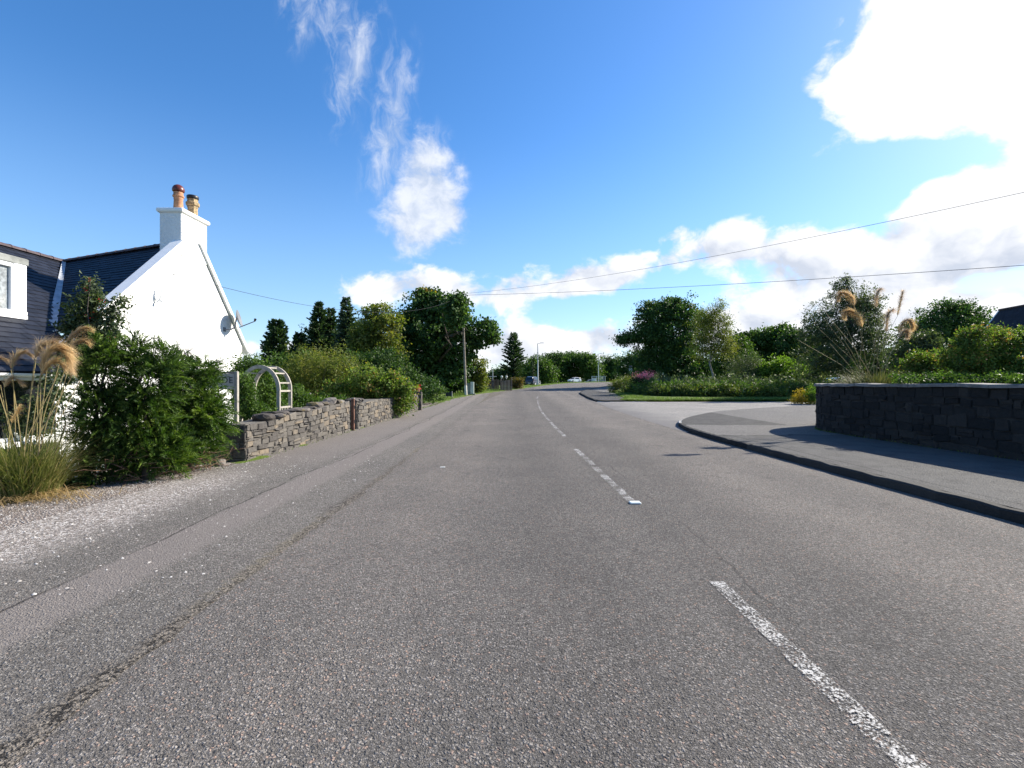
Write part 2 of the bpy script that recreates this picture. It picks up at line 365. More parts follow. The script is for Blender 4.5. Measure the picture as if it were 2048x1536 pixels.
def foot_bands(t, g, c):
    s = t.n('ShaderNodeSeparateXYZ', {0: g}); x, y = s.outputs[0], s.outputs[1]
    nz = t.noise(g, 1.1, 5, .6).outputs[0]; nf = t.noise(g, 9, 5, .65).outputs[0]
    xw = t.m('ADD', x, t.m('ADD', t.m('MULTIPLY', t.m('SUBTRACT', nz, .5), .34), t.m('MULTIPLY', t.m('SUBTRACT', nf, .5), .10)))
    smooth = t.noise(g, 160, 2).outputs[0]
    pink = t.mix(smooth, (.175, .152, .14), (.275, .245, .226))
    f = t.m('MULTIPLY', t.sstep(xw, -3.2, -3.12), t.sstep(xw, -2.55, -2.72))
    far = t.m('MULTIPLY', t.sstep(xw, -3.2, -3.5), t.sstep(y, 7.2, 9.5))
    c = t.mix(t.m('MULTIPLY', t.m('MAXIMUM', f, t.m('MULTIPLY', far, .75)), .6), c, pink)
    xc = t.m('ADD', x, t.m('MULTIPLY', t.m('SUBTRACT', nf, .5), .05))
    xc = t.m('ADD', xc, t.m('MULTIPLY', t.m('SUBTRACT', t.noise(g, .5, 2).outputs[0], .5), .5))
    crack = t.m('MULTIPLY', t.sstep(t.m('ABSOLUTE', t.m('ADD', xc, 3.14)), .022, .004), t.sstep(nz, .36, .5))
    c = t.mix(t.m('MULTIPLY', crack, .8), c, (.03, .028, .026))
    # gutter against the carriageway: dark pebbly and mossy, broken up
    xg = t.m('ADD', x, t.m('ADD', t.m('MULTIPLY', t.m('SUBTRACT', nz, .5), .26), t.m('MULTIPLY', t.m('SUBTRACT', nf, .5), .26)))
    gut = t.m('MULTIPLY', t.sstep(xg, -2.06, -1.96), t.sstep(nf, .36, .5))
    moss = t.m('MULTIPLY', t.sstep(t.noise(g, .8, 4).outputs[0], .48, .6), .85)
    peb = t.sstep(t.noise(g, 58, 4, .7).outputs[0], .44, .57)
    c = t.mix(t.m('MULTIPLY', gut, .72), c, t.mix(moss, t.mix(peb, (.022, .02, .018), (.19, .165, .14)), t.mix(peb, (.085, .07, .048), (.30, .26, .185))))
    edge = t.sstep(t.m('ADD', t.m('ADD', x, t.m('MULTIPLY', t.m('SUBTRACT', nf, .5), .14)), t.m('MULTIPLY', t.m('SUBTRACT', nz, .5), .08)), -2.0, -1.94)
    edge = t.m('MULTIPLY', edge, t.sstep(t.noise(g, .4, 3).outputs[0], .34, .5))
    c = t.mix(t.m('MULTIPLY', edge, .8), c, t.mix(peb, (.018, .016, .014), (.235, .205, .17)))
    # white chippings spilt from the garden edge
    wch = t.m('MULTIPLY', t.sstep(t.m('ADD', xw, t.m('MULTIPLY', t.m('SUBTRACT', nf, .5), .8)), -3.5, -4.3), t.sstep(y, 8.6, 6.4))
    vo = t.n('ShaderNodeTexVoronoi', {'Vector': g, 'Scale': 60.0}); vc = t.n('ShaderNodeSeparateColor', {0: vo.outputs['Color']})
    white = t.ramp(vc.outputs[0], [(0, (.13, .115, .10)), (.35, (.27, .235, .21)), (.75, (.43, .39, .36)), (1, (.64, .61, .58))])
    c = t.mix(t.m('MULTIPLY', wch, t.sstep(vc.outputs[1], .04, .3)), c, white)
    spot = t.m('MULTIPLY', t.m('MULTIPLY', t.sstep(vc.outputs[2], .972, .98), t.sstep(nz, .35, .6)), t.sstep(vo.outputs['Distance'], .45, .3))
    return t.mix(t.m('MULTIPLY', spot, .45), c, (.40, .385, .36))

M = {}
M['road'] = asphalt('road_asphalt', (.108, .101, .094), (.205, .191, .178), (.28, .20, .16), 84, road_bands, .45, .0045, .13, .72)
M['foot'] = asphalt('footway_asphalt', (.125, .115, .105), (.24, .224, .205), (.30, .24, .20), 80, foot_bands, .45, .005, .06, .7)
def side_bands(t, g, c):
    s = t.n('ShaderNodeSeparateXYZ', {0: g}); x = t.m('ADD', s.outputs[0], t.m('MULTIPLY', t.m('SUBTRACT', t.noise(g, .5, 5, .65).outputs[0], .5), 3.0))
    return t.mix(t.sstep(x, 7.2, 4.9), c, t.mix(t.noise(g, 60, 3).outputs[0], (.10, .096, .093), (.21, .20, .195)))
M['side'] = asphalt('side_road_asphalt', (.205, .196, .185), (.315, .302, .285), (.32, .27, .23), 60, side_bands, .5, .004, .06)
def mid_(t, s, yw): return t.m('MULTIPLY', t.sstep(yw, 15.0, 15.1), t.sstep(s.outputs[0], 8.6, 8.4))
def pave_bands(t, g, c):
    s = t.n('ShaderNodeSeparateXYZ', {0: g}); x, y = s.outputs[0], s.outputs[1]
    nz = t.noise(g, .9, 5, .6).outputs[0]; nf = t.noise(g, 120, 2).outputs[0]
    yw = t.m('ADD', y, t.m('MULTIPLY', t.m('SUBTRACT', nz, .5), 1.2))
    nl = t.noise(g, 2.2, 5, .65).outputs[0]
    smooth = t.mix(nf, (.085, .083, .08), (.135, .132, .127)); smooth = t.mix(t.sstep(nl, .4, .7), smooth, t.mix(1.0, smooth, (.68, .68, .69), 'MULTIPLY'))
    smooth = t.mix(mid_(t, s, yw), smooth, t.mix(1.0, smooth, (.70, .70, .71), 'MULTIPLY'))
    near = t.sstep(yw, 12.3, 12.15)
    mid = mid_(t, s, yw)
    c = t.mix(t.m('MULTIPLY', t.m('MAXIMUM', near, mid), .9), c, smooth)
    ck = t.m('MINIMUM', t.m('ABSOLUTE', t.m('SUBTRACT', yw, 12.15)), t.m('ABSOLUTE', t.m('SUBTRACT', yw, 15.1)))
    c = t.mix(t.m('MULTIPLY', t.sstep(ck, .06, .01), .7), c, (.02, .02, .02))
    xx = t.m('ADD', x, t.m('MULTIPLY', t.m('SUBTRACT', nz, .5), .12))
    ln = t.m('MULTIPLY', t.sstep(t.m('ABSOLUTE', t.m('SUBTRACT', xx, 5.42)), .03, .008), near)
    return t.mix(t.m('MULTIPLY', ln, .6), c, (.03, .03, .03))
M['pave'] = asphalt('pavement_asphalt', (.125, .121, .116), (.22, .213, .205), (.2, .18, .16), 55, pave_bands, .35, .007, .03)
M['kerb'] = pm('kerb_stone', (.30, .29, .275), .85, 0, .3, 3, .004, 40)
M['white_wall'] = pm('white_harling', (.74, .74, .73), .9, 0, .06, 1.5, .035, 16)
M['white'] = pm('white_paint', (.80, .80, .79), .4, 0, .04, 5)
M['upvc'] = pm('white_plastic', (.78, .79, .80), .25, 0, .03, 4, spec=.5)
M['lead_and_highlight'] = pm('lead_and_roof_highlight', (.36, .38, .41), .6, .1, .22, 5, .004, 20)  # valley flashing, and the painted sun highlight on the slates by the skew
M['hood'] = pm('grey_hood_lead', (.20, .21, .20), .7, 0, .3, 4, .003, 20)
M['slate'] = varmat('roof_slate', [(.010, .012, .019), (.0145, .0172, .027), (.020, .0235, .036)], .55, .003, 14)
M['ridge'] = pm('ridge_tile', (.07, .05, .055), .75, 0, .3, 9, .004, 30)
M['terracotta'] = pm('terracotta_pot', (.44, .22, .12), .8, 0, .25, 14, .004, 40)
M['buffpot'] = pm('buff_clay_pot', (.36, .27, .15), .85, 0, .4, 18, .005, 40)
M['cowl'] = pm('dark_red_cowl', (.13, .03, .022), .35, 0, .3, 9)
M['black'] = pm('black_metal', (.018, .018, .02), .45, 0, .3, 9)
M['greymetal'] = pm('grey_metal', (.32, .33, .34), .45, .6, .2, 7)
M['dishgrey'] = pm('dish_grey', (.17, .18, .20), .5, 0, .15, 5)
M['galv'] = pm('galvanised_steel', (.50, .51, .51), .5, .35, .12, 6)
M['timber'] = pm('weathered_white_timber', (.33, .305, .265), .8, 0, .2, 12, .003, 50)
M['oldwood'] = pm('grey_weathered_wood', (.22, .185, .165), .9, 0, .35, 10, .004, 40)
M['rustwood'] = pm('red_brown_post', (.13, .062, .042), .85, 0, .35, 10, .004, 40)
M['bark'] = pm('bark', (.075, .06, .048), .95, 0, .45, 8, .02, 18)
M['birchbark'] = pm('birch_bark', (.24, .21, .175), .8, 0, .45, 7, .006, 20)
M['twig'] = pm('dead_twig', (.16, .095, .06), .9, 0, .35, 12)
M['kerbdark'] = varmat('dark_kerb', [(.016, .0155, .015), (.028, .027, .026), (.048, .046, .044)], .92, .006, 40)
M['rubble'] = varmat('rubble_stone', [(.075, .068, .062), (.10, .092, .083), (.125, .114, .10), (.15, .135, .115), (.20, .16, .115)], .92, .022, 17)
M['mortar'] = pm('mortar', (.105, .096, .084), .95, 0, .25, 8, .008, 40)
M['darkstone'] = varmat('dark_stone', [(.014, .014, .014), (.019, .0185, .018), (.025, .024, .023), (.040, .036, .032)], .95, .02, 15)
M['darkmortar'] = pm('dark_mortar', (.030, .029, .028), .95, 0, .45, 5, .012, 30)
M['cap'] = pm('concrete_coping', (.19, .178, .165), .9, 0, .3, 5, .006, 30)
M['rock'] = varmat('lichened_rock', [(.06, .053, .048), (.12, .105, .093), (.20, .18, .16)], .95, .02, 12, (.13, .10, .03))
M['glass'] = pm('window_glass', (.012, .014, .017), .04, 0, .1, 2, spec=.6)
M['curtain'] = pm('curtained_glass', (.24, .26, .27), .15, 0, .45, 9, spec=.6)
M['soil'] = pm('dark_soil', (.05, .038, .028), .98, 0, .4, 5, .03, 14)
M['ceramic'] = pm('white_ceramic', (.75, .77, .72), .25, 0, .05, 8)
M['rubber'] = pm('rubber', (.015, .015, .016), .8)
M['cable'] = pm('black_cable', (.02, .02, .022), .6)
M['green_box'] = pm('pale_green_cabinet', (.42, .48, .43), .5, 0, .08, 4)
M['darkgreen_box'] = pm('dull_green_steel', (.15, .19, .17), .5, 0, .15, 4)
M['pole'] = pm('telegraph_wood', (.22, .19, .155), .9, 0, .35, 6, .004, 30)
M['paleband'] = pm('pale_lower_pole', (.58, .55, .48), .85, 0, .15, 6)
M['signboard'] = pm('sign_board', (.46, .42, .38), .8, 0, .12, 8)
M['letter'] = pm('dark_lettering', (.035, .03, .03), .7)
M['redflower'] = pm('red_petal', (.45, .01, .02), .6)
M['orangeflower'] = pm('orange_petal', (.62, .11, .035), .6)
M['pinkflower'] = leafmat('pink_petal', [(.68, .17, .27), (.85, .40, .48)], .3, .6, .2, (1, 1, 1))
M['whiteflower'] = leafmat('white_petal', [(.6, .6, .5), (.75, .75, .7)], .2)

def ground_mat():
    m = bpy.data.materials.new('grassy_ground'); m.use_nodes = True; t = NT(m.node_tree)
    g = t.n('ShaderNodeTexCoord').outputs['Object']
    a = t.noise(g, .35, 6, .6).outputs[0]; b = t.noise(g, 30, 5, .7).outputs[0]
    c = t.mix(b, (.065, .105, .018), (.15, .205, .042))
    c = t.mix(t.m('MULTIPLY', t.sstep(a, .58, .72), .7), c, (.12, .11, .05))
    bp = t.n('ShaderNodeBump', {'Strength': 1.0, 'Distance': .04, 'Height': b})
    s = t.n('ShaderNodeBsdfPrincipled', {'Base Color': c, 'Roughness': .95, 'Normal': bp, 'Specular IOR Level': .1})
    t.n('ShaderNodeOutputMaterial', {0: s}); return m
M['ground'] = ground_mat()
def gravel_mat():
    m = bpy.data.materials.new('pale_gravel'); m.use_nodes = True; t = NT(m.node_tree)
    g = t.n('ShaderNodeTexCoord').outputs['Object']
    vo = t.n('ShaderNodeTexVoronoi', {'Vector': g, 'Scale': 48.0}); vc = t.n('ShaderNodeSeparateColor', {0: vo.outputs['Color']})
    c = t.ramp(vc.outputs[0], [(0, (.12, .10, .085)), (.4, (.25, .205, .18)), (.8, (.40, .355, .32)), (1, (.62, .59, .56))])
    c = t.mix(t.sstep(vo.outputs['Distance'], .35, .8), c, (.09, .075, .065))
    c = t.mix(t.m('MULTIPLY', t.sstep(t.noise(g, .9, 5).outputs[0], .52, .66), .75), c, (.12, .095, .06))
    bp = t.n('ShaderNodeBump', {'Strength': 1.0, 'Distance': .012, 'Height': t.sstep(vo.outputs['Distance'], .8, .1)})
    s = t.n('ShaderNodeBsdfPrincipled', {'Base Color': c, 'Roughness': .9, 'Normal': bp, 'Specular IOR Level': .25})
    t.n('ShaderNodeOutputMaterial', {0: s}); return m
M['gravel'] = gravel_mat()
def paint_mat():
    m = bpy.data.materials.new('worn_road_paint'); m.use_nodes = True; t = NT(m.node_tree)
    g = t.n('ShaderNodeTexCoord').outputs['Object']
    k = t.noise(g, 75, 4, .7).outputs[0]; n2 = t.noise(g, 4, 4, .6).outputs[0]
    f = t.sstep(t.m('ADD', k, t.m('MULTIPLY', t.m('SUBTRACT', n2, .5), .55)), .485, .60)
    b = t.n('ShaderNodeBsdfPrincipled', {'Base Color': t.mix(k, (.27, .262, .25), (.50, .488, .465)), 'Roughness': .7})
    tr = t.n('ShaderNodeBsdfTransparent'); mx = t.n('ShaderNodeMixShader', {0: f, 1: tr, 2: b})
    t.n('ShaderNodeOutputMaterial', {0: mx}); return m
M['paint'] = paint_mat()

G_DARK = [(.015, .036, .011), (.028, .062, .017), (.048, .092, .025), (.075, .125, .036)]
M['leaf_syc'] = leafmat('sycamore_leaf', [(.018, .042, .015), (.032, .070, .021), (.055, .105, .032), (.090, .145, .05)], .25)
M['leaf_dark'] = leafmat('dark_leaf', G_DARK, .25)
M['leaf_mid'] = leafmat('mid_leaf', [(.030, .060, .015), (.054, .100, .025), (.092, .150, .040)], .3)
M['leaf_pale'] = leafmat('pale_yellowish_leaf', [(.045, .070, .018), (.085, .115, .030), (.14, .155, .042), (.19, .17, .05)], .35)
M['leaf_bright'] = leafmat('bright_green_leaf', [(.055, .105, .015), (.095, .165, .026), (.15, .225, .045)], .35)
M['leaf_grey'] = leafmat('greyish_willow_leaf', [(.035, .055, .030), (.060, .085, .048), (.10, .125, .075)], .25)
M['leaf_yellow'] = leafmat('yellow_leaf', [(.16, .13, .02), (.26, .19, .03), (.33, .22, .05)], .4)
M['leaf_rose'] = leafmat('reddish_tipped_leaf', [(.028, .055, .014), (.055, .10, .022), (.10, .155, .035), (.15, .19, .05), (.24, .12, .06)], .35)
M['leaf_brown'] = leafmat('brownish_leaf', [(.06, .05, .018), (.10, .085, .03), (.15, .10, .04)], .3)
M['needle'] = leafmat('spruce_needle', [(.020, .042, .022), (.038, .070, .036), (.065, .105, .055)], .18)
M['needle_blue'] = leafmat('blue_spruce_needle', [(.030, .054, .042), (.052, .086, .066), (.090, .130, .10)], .18)
M['cypress'] = leafmat('cypress_frond', [(.012, .030, .007), (.028, .060, .012), (.062, .110, .022), (.13, .185, .042)], .3)
M['grassblade'] = leafmat('grass_blade', [(.05, .085, .016), (.085, .14, .03), (.13, .18, .045)], .3)
M['pampasblade'] = leafmat('pampas_blade', [(.085, .115, .03), (.15, .175, .055), (.24, .225, .095), (.40, .33, .18)], .3, .6, .25, (1.2, 1.3, .7))
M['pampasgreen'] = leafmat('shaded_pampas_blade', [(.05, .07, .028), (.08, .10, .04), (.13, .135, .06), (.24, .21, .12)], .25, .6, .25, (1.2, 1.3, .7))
M['pampasstem'] = leafmat('pampas_stem', [(.20, .165, .09), (.33, .27, .15)], .1, .7, .2, (1, 1, .9))
M['plume'] = leafmat('pampas_plume', [(.44, .335, .215), (.60, .47, .32), (.76, .64, .47)], .45, .75, .08, (1.05, 1.0, .95))

# ------------------------------------------------------------------ foliage helpers
def unit(v): return v / (np.linalg.norm(v, axis=-1, keepdims=True) + 1e-9)
def rdir(n): return unit(rng.normal(size=(n, 3)))
def leaf_quads(p, d, side, L, W, fold=.18):
    """rhombic leaves: base p, direction d, side vector, length, width"""
    L = np.asarray(L).reshape(-1, 1); W = np.asarray(W).reshape(-1, 1); n = len(p)
    up = np.cross(side, d) * L * fold
    V = np.stack([p, p + d * L * .45 + side * W * .5 + up, p + d * L, p + d * L * .45 - side * W * .5 + up], 1)
    return V.reshape(-1, 3), np.arange(4 * n).reshape(n, 4)
def perp(d, up=0.0):
    r = rdir(len(d)); r[:, 2] *= (1 - up); return unit(np.cross(d, r))
def lobes_px(L, Y, deep=.9):
    """(px, py, rx, ry[, dY]) in photo pixels at Y metres -> centres, radii in metres"""
    out = []
    for l in L:
        px, py, rx, ry = l[:4]; yy = Y + (l[4] if len(l) > 4 else 0)
        c = P(px, py, yy); out.append((np.array(c), np.array((rx / F * yy, rx / F * yy * deep, ry / F * yy))))
    return out
def clumps(lobes, n, fill_=.45):
    wts = np.array([r[0] * r[2] + r[1] * r[2] for c, r in lobes]); wts = wts / wts.sum()
    k = rng.choice(len(lobes), n, p=wts); d = rdir(n)
    rad = (1 - fill_ * rng.rand(n) ** 1.4) * (1 + .06 * rng.normal(size=n))
    rad = np.where(rng.rand(n) < .09, 1.06 + .20 * rng.rand(n), rad)
    C = np.array([lobes[i][0] for i in k]); Rr = np.array([lobes[i][1] for i in k])
    return C + d * Rr * rad[:, None], d
def crown(name, lobes, mat, parent, n_cl, per, cs, size, aspect=.6, flat=.65, fill_=.5, droop=.25):
    cc, cd = clumps(lobes, n_cl, fill_); n = n_cl * per
    ci = np.repeat(np.arange(n_cl), per); s = cs * (.6 + .8 * rng.rand(n_cl))[ci, None]
    off = rng.normal(size=(n, 3)) * s * np.array((1, 1, flat)) * .55
    p = cc[ci] + off
    d = unit(cd[ci] * .55 + rdir(n) * .9 + np.array((0, 0, -droop)))
    L = size * (.65 + .7 * rng.rand(n)); V, Q = leaf_quads(p, d, perp(d, .35), L, L * aspect)
    var = np.clip(.5 + .16 * rng.normal(size=n_cl)[ci] + .2 * rng.normal(size=n), 0, 1)
    return np_mesh(name, V, Q, mat, parent, var)
def limb_pts(a, b, n=6, wob=.06, sag=0.0):
    a, b = Vector(a), Vector(b); L = (b - a).length; out = []
    for i in range(n + 1):
        t = i / n; q = a.lerp(b, t)
        if 0 < i < n: q += Vector((random.gauss(0, wob), random.gauss(0, wob), random.gauss(0, wob) * .5)) * L * .5
        q.z += sag * math.sin(math.pi * t) * L; out.append(q)
    return out
def trunk(base, top, r, lobes, mat, parent, n_limb=7, lean=.04, multi=1):
    mb = MB(); base = Vector(base); top = Vector(top)
    for k in range(multi):
        b = base + Vector((random.gauss(0, .12), random.gauss(0, .12), 0)) * (k > 0)
        tp = top + Vector((random.gauss(0, 1), random.gauss(0, 1), 0)) * (.14 * (top - base).length * (k > 0))
        pts = limb_pts(b - Vector((0, 0, .15)), tp, 8, lean); mb.tube(pts, [r * (1.25 if i == 0 else 1 - .8 * i / 8) for i in range(9)], 9)
        for i in range(n_limb):
            c, rr = lobes[random.randrange(len(lobes))]
            dd = rdir(1)[0]; e = Vector(c + dd * rr * .85); s0 = pts[random.randint(3, 7)]
            q = limb_pts(s0, e, 5, .12, .05); r0 = r * .42 * random.uniform(.6, 1)
            mb.tube(q, [r0 * (1 - .85 * j / 5) for j in range(6)], 6)
            for _ in range(2):
                e2 = e + Vector(rdir(1)[0] * rr * .35); mb.tube(limb_pts(q[3], e2, 3, .1), [r0 * .4, r0 * .3, r0 * .2, r0 * .08], 5)
    return mb.build('trunk', mat, parent, True)
def tree(name, label, cat, lobes, Y, base_px, mat, n_cl, per, cs, size, tr=.2, bark='bark', group=None, aspect=.6, fill_=.5, deep=.9,
         n_limb=8, multi=1, base_z=None, flat=.65, top=None):
    lb = lobes_px(lobes, Y, deep); x = (base_px - 1024) / F * Y; z = h(x, Y) if base_z is None else base_z
    t = thing(name, (x, Y, z), label, cat, group)
    top = top if top is not None else Vector(max((c for c, r in lb), key=lambda c: c[2]))
    trunk((x, Y, z), top, tr, lb, M[bark], t, n_limb, .05, multi)
    crown('crown', lb, M[mat], t, n_cl, per, cs, size, aspect, flat, fill_); return t
def shrub(name, label, lobes, Y, base_px, mat, n_cl, per, cs, size, group=None, aspect=.55, fill_=.6, deep=.9, base_z=None, stems=7, cat='shrub', flat=.8):
    lb = lobes_px(lobes, Y, deep); x = (base_px - 1024) / F * Y; z = h(x, Y) if base_z is None else base_z
    t = thing(name, (x, Y, z), label, cat, group); mb = MB()
    for i in range(stems):
        c, r = lb[i % len(lb)]; e = Vector(c + rdir(1)[0] * r * .7)
        b = Vector((x + (c[0] - x) * .7 + random.gauss(0, .1), Y + random.gauss(0, .1), h(x, Y) - .05 if base_z is None else base_z - .05))
        mb.tube(limb_pts(b, e, 5, .08), [.02, .018, .015, .012, .009, .004], 5)
    mb.build('stem', M['bark'], t, True)
    crown('foliage', lb, M[mat], t, n_cl, per, cs, size, aspect, flat, fill_); return t
def conifer(name, label, base_px, Y, base_z, top_py, half_px, mat, levels=26, per=7, droop=.25, power=.85, leaf=.34, group=None, up=.15, start=.06, wid=.3, gap=.25, cat='tree'):
    x = (base_px - 1024) / F * Y; z0 = h(x, Y) if base_z is None else base_z
    zt = EYE + (768 - top_py) / F * Y; hh = zt - z0; r = half_px / F * Y
    t = thing(name, (x, Y, z0), label, cat, group); mb = MB()
    mb.tube([(x, Y, z0 - .1), (x + .03, Y, z0 + hh * .5), (x, Y, zt - .1)], [hh * .024, hh * .013, .015], 8)
    Ps, Ds, Ls = [], [], []
    for i in range(levels):
        for j in range(per):
            f = min(.985, start + (1 - start) * (i + random.random() * .9) / levels); rl = r * (1 - f) ** power + .04 * r
            a = random.random() * 2 * math.pi; L = rl * random.uniform(1 - gap * 1.6, 1.12)
            o = Vector((x, Y, z0 + hh * f)); dv = Vector((math.cos(a), math.sin(a), up + .5 * f ** 2))
            q = []
            for s in range(6):
                u = s / 5; q.append(o + dv * L * u + Vector((0, 0, -droop * L * math.sin(u * 2.4))))
            mb.tube([q[0], q[2], q[5]], [.012 + .012 * L, .01 + .006 * L, .004], 4, cap=False)
            m = max(10, int(L / leaf * 26)); us = rng.rand(m) ** .8
            for u in us:
                k = min(4, int(u * 5)); p = q[k].lerp(q[k + 1], u * 5 - k); tg = (q[k + 1] - q[k]).normalized()
                sd = Vector((-tg.y, tg.x, 0)) * random.choice((-1, 1)) * random.uniform(.25, 1.0)
                Ps.append(p); Ds.append((tg * .9 + sd + Vector((0, 0, random.gauss(-.1, .28))))); Ls.append(leaf * random.uniform(.5, 1.1) * (1 - .35 * u))
    mb.build('trunk', M['bark'], t)
    p = np.array(Ps); d = unit(np.array(Ds)); L = np.array(Ls); V, Q = leaf_quads(p, d, perp(d, .6), L, L * wid, .1)
    np_mesh('crown', V, Q, M[mat], t, np.clip(.5 + .25 * rng.normal(size=len(p)), 0, 1)); return t
def blades(base, d0, L, W, bend, seg=4):
    """curved grass ribbons; base, unit start direction, length, width, outward bend"""
    n = len(base); L = L.reshape(-1, 1); hor = d0.copy(); hor[:, 2] = 0; hor = unit(hor + 1e-6)
    side = unit(np.cross(d0, np.array((0, 0, 1.0)))); cur = base.copy(); d = d0.copy(); rows = []
    for s in range(seg + 1):
        wd = (W * (1 - (s / seg) ** 2 * .92)).reshape(-1, 1)
        rows.append(np.stack([cur - side * wd / 2, cur + side * wd / 2], 1))
        cur = cur + d * L / seg; d = unit(d + (hor * .55 + np.array((0, 0, -1.0))) * bend.reshape(-1, 1) / seg)
    V = np.stack(rows, 1).reshape(n, (seg + 1) * 2, 3); o = np.arange(n)[:, None, None] * (seg + 1) * 2
    q = np.array([(2 * s, 2 * s + 1, 2 * s + 3, 2 * s + 2) for s in range(seg)])[None]
    return V.reshape(-1, 3), (o + q).reshape(-1, 4)

# ================================================================== SETTING
LE = [(-1.83, -7), (-1.84, -2), (-1.86, 3), (-1.95, 9), (-2.05, 14), (-2.12, 20), (-2.1, 25), (-1.9, 31), (-1.5, 37.5), (-.6, 46), (1.0, 56), (4.6, 66), (10.6, 75), (17.5, 81), (32, 89), (60, 97)]
RE = [(5.12, -7), (5.12, -2), (5.1, 3), (5.0, 9), (4.98, 14), (5.05, 20), (5.15, 25), (5.36, 31), (5.6, 37.5), (6.4, 46), (9.2, 55), (13.5, 62.5), (18.5, 68.5), (25, 74), (37, 80), (62, 86)]
FL = [(-4.85, -7), (-4.85, -2), (-4.85, 3), (-4.82, 9), (-4.74, 14), (-4.68, 20), (-4.6, 25), (-4.4, 31), (-3.95, 37.5), (-2.15, 46), (.72, 56), (4.35, 66), (10.4, 75.2), (17.0, 82), (31.8, 90), (60, 98)]
lf_arr, re_arr = cr(FL, 6), cr(RE, 6)

xs = np.concatenate([np.linspace(-500, -60, 12), np.linspace(-52, -14, 20), np.arange(-13, 34, .55), np.linspace(35, 80, 24), np.linspace(95, 600, 12)])
ys = np.concatenate([np.linspace(-120, -12, 10), np.arange(-10, 72, .6), np.linspace(73, 140, 34), np.linspace(150, 1500, 22)])
GX, GY = np.meshgrid(xs, ys); GZ = H(GX, GY)
lf_x = np.interp(GY, lf_arr[:, 1], lf_arr[:, 0]); rt_x = np.interp(GY, re_arr[:, 1], re_arr[:, 0])
lf_x = np.where(GY < 8.0, -8.6, lf_x + .25); lf_x = np.where((GY > 24.6) & (GY < 30.5), -8.5, lf_x)
rt_x = np.where(GY < 31.2, 46, rt_x + 1.6)
GZ = np.where((GX > lf_x) & (GX < rt_x) & (GY < 92), GZ - .09, GZ)
GZ = GZ + np.where((GX < lf_x) | (GX > rt_x + 2), .03 * rng.normal(size=GX.shape) * (GY < 140), 0)
nx = len(xs); i, j = np.meshgrid(np.arange(len(ys) - 1), np.arange(nx - 1), indexing='ij'); q = (i * nx + j).ravel()
np_mesh('ground', np.dstack([GX, GY, GZ]).reshape(-1, 3), np.stack([q, q + 1, q + nx + 1, q + nx], 1), M['ground'], smooth=True)['kind'] = 'structure'

ribbon('road', [(x - .16, y) for x, y in LE], RE, M['road'], 0.0, 10, 14)
ribbon('footway', FL, LE, M['foot'], 0.006, 70, 9, jit=.022)
fill('gravel_forecourt', [(-9.2, -6), (-4.84, -6), (-4.84, 8.6), (-5.2, 8.6), (-8.4, 8.4), (-9.2, 8.0)], M['gravel'], .006, .5)
fill('gravel_drive', [(-4.6, 24.7), (-4.55, 30.6), (-6.2, 30.2), (-9.0, 28.6), (-9.0, 25.2)], M['gravel'], .006, .6)
fill('side_road', [(4.9, 13.8), (5.2, 14.2), (5.6, 15.8), (6.2, 17.2), (8, 20.0), (13, 24.8), (17, 26.9), (26, 30.2), (46, 36), (46, 40), (30, 33.4), (24, 31.7), (7.5, 31.3), (5.25, 31.2), (5.05, 24), (4.95, 19)], M['side'], .005, .8)

KN = [(5.14, -7), (5.14, -2), (5.12, 3), (5.02, 9), (4.98, 12), (5.08, 14.2), (5.36, 15.8), (5.95, 17.4), (7.1, 19.3), (9.3, 22), (12.6, 24.4), (16.5, 26.5), (26, 30)]
KF = [(8.6, 31.25), (7.0, 31.2), (5.9, 31.15), (5.5, 31.6), (5.45, 33), (5.62, 37.5), (6.42, 46), (9.22, 55), (13.5, 62.5), (18.5, 68.5), (25, 74), (37, 80)]
def kerb(name, pts, up, side, mat='kerb'):
    a = cr(pts, 26); d = np.gradient(a, axis=0); d = d / np.linalg.norm(d, axis=1)[:, None]; nn = np.stack([d[:, 1], -d[:, 0]], 1) * side
    mb = MB(); rings = []; arc = np.concatenate([[0], np.cumsum(np.linalg.norm(np.diff(a, axis=0), axis=1))]); sid = (arc / .915).astype(int); sv2 = rng.rand(sid.max() + 2)
    for k in range(len(a)):
        u = (up(a[k]) if callable(up) else up) + random.gauss(0, .002) + .012 * (sv2[sid[k]] - .5) - (.014 if k and sid[k] != sid[k - 1] else 0); z = h(*a[k]); p = a[k] + nn[k] * random.gauss(0, .004); o = a[k] + nn[k] * .13
        rings.append([(p[0], p[1], z - .05), (p[0], p[1], z + u - .02), (p[0] + nn[k][0] * .02, p[1] + nn[k][1] * .02, z + u), (o[0], o[1], z + u), (o[0], o[1], z - .05)])
    for k in range(len(rings) - 1): mb.loft([rings[k], rings[k + 1]], False, sv2[sid[k]])
    o = mb.build(name, M[mat]); o['kind'] = 'structure'; return o
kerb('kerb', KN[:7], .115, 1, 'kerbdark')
kerb('kerb', KN[6:], lambda p: .115 - .07 * float(ss(p[1], 15.5, 18.5)), 1)
kerb('kerb', KF[:4], lambda p: .02 + .1 * float(ss(p[1], 31.0, 33.5)), 1)
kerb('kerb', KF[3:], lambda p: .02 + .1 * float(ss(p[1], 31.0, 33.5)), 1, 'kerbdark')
WALL = [(8.95, -3), (8.75, 3), (8.5, 8), (8.36, 11.2), (8.35, 12.7), (8.55, 13.7), (9.15, 14.6), (10.2, 15.3), (14, 17.4), (22, 21.5)]
wl = cr(WALL, 6); kn = cr(KN, 5)
kin = [(x + .12, y) for x, y in kn if y < 15] + [(x + .1, y - .1) for x, y in kn if y >= 15]
fill('pavement', kin + [(26, 27)] + [(x + .1, y) for x, y in wl[::-1]], M['pave'], .112, .5)
kf = cr(KF[2:], 5)
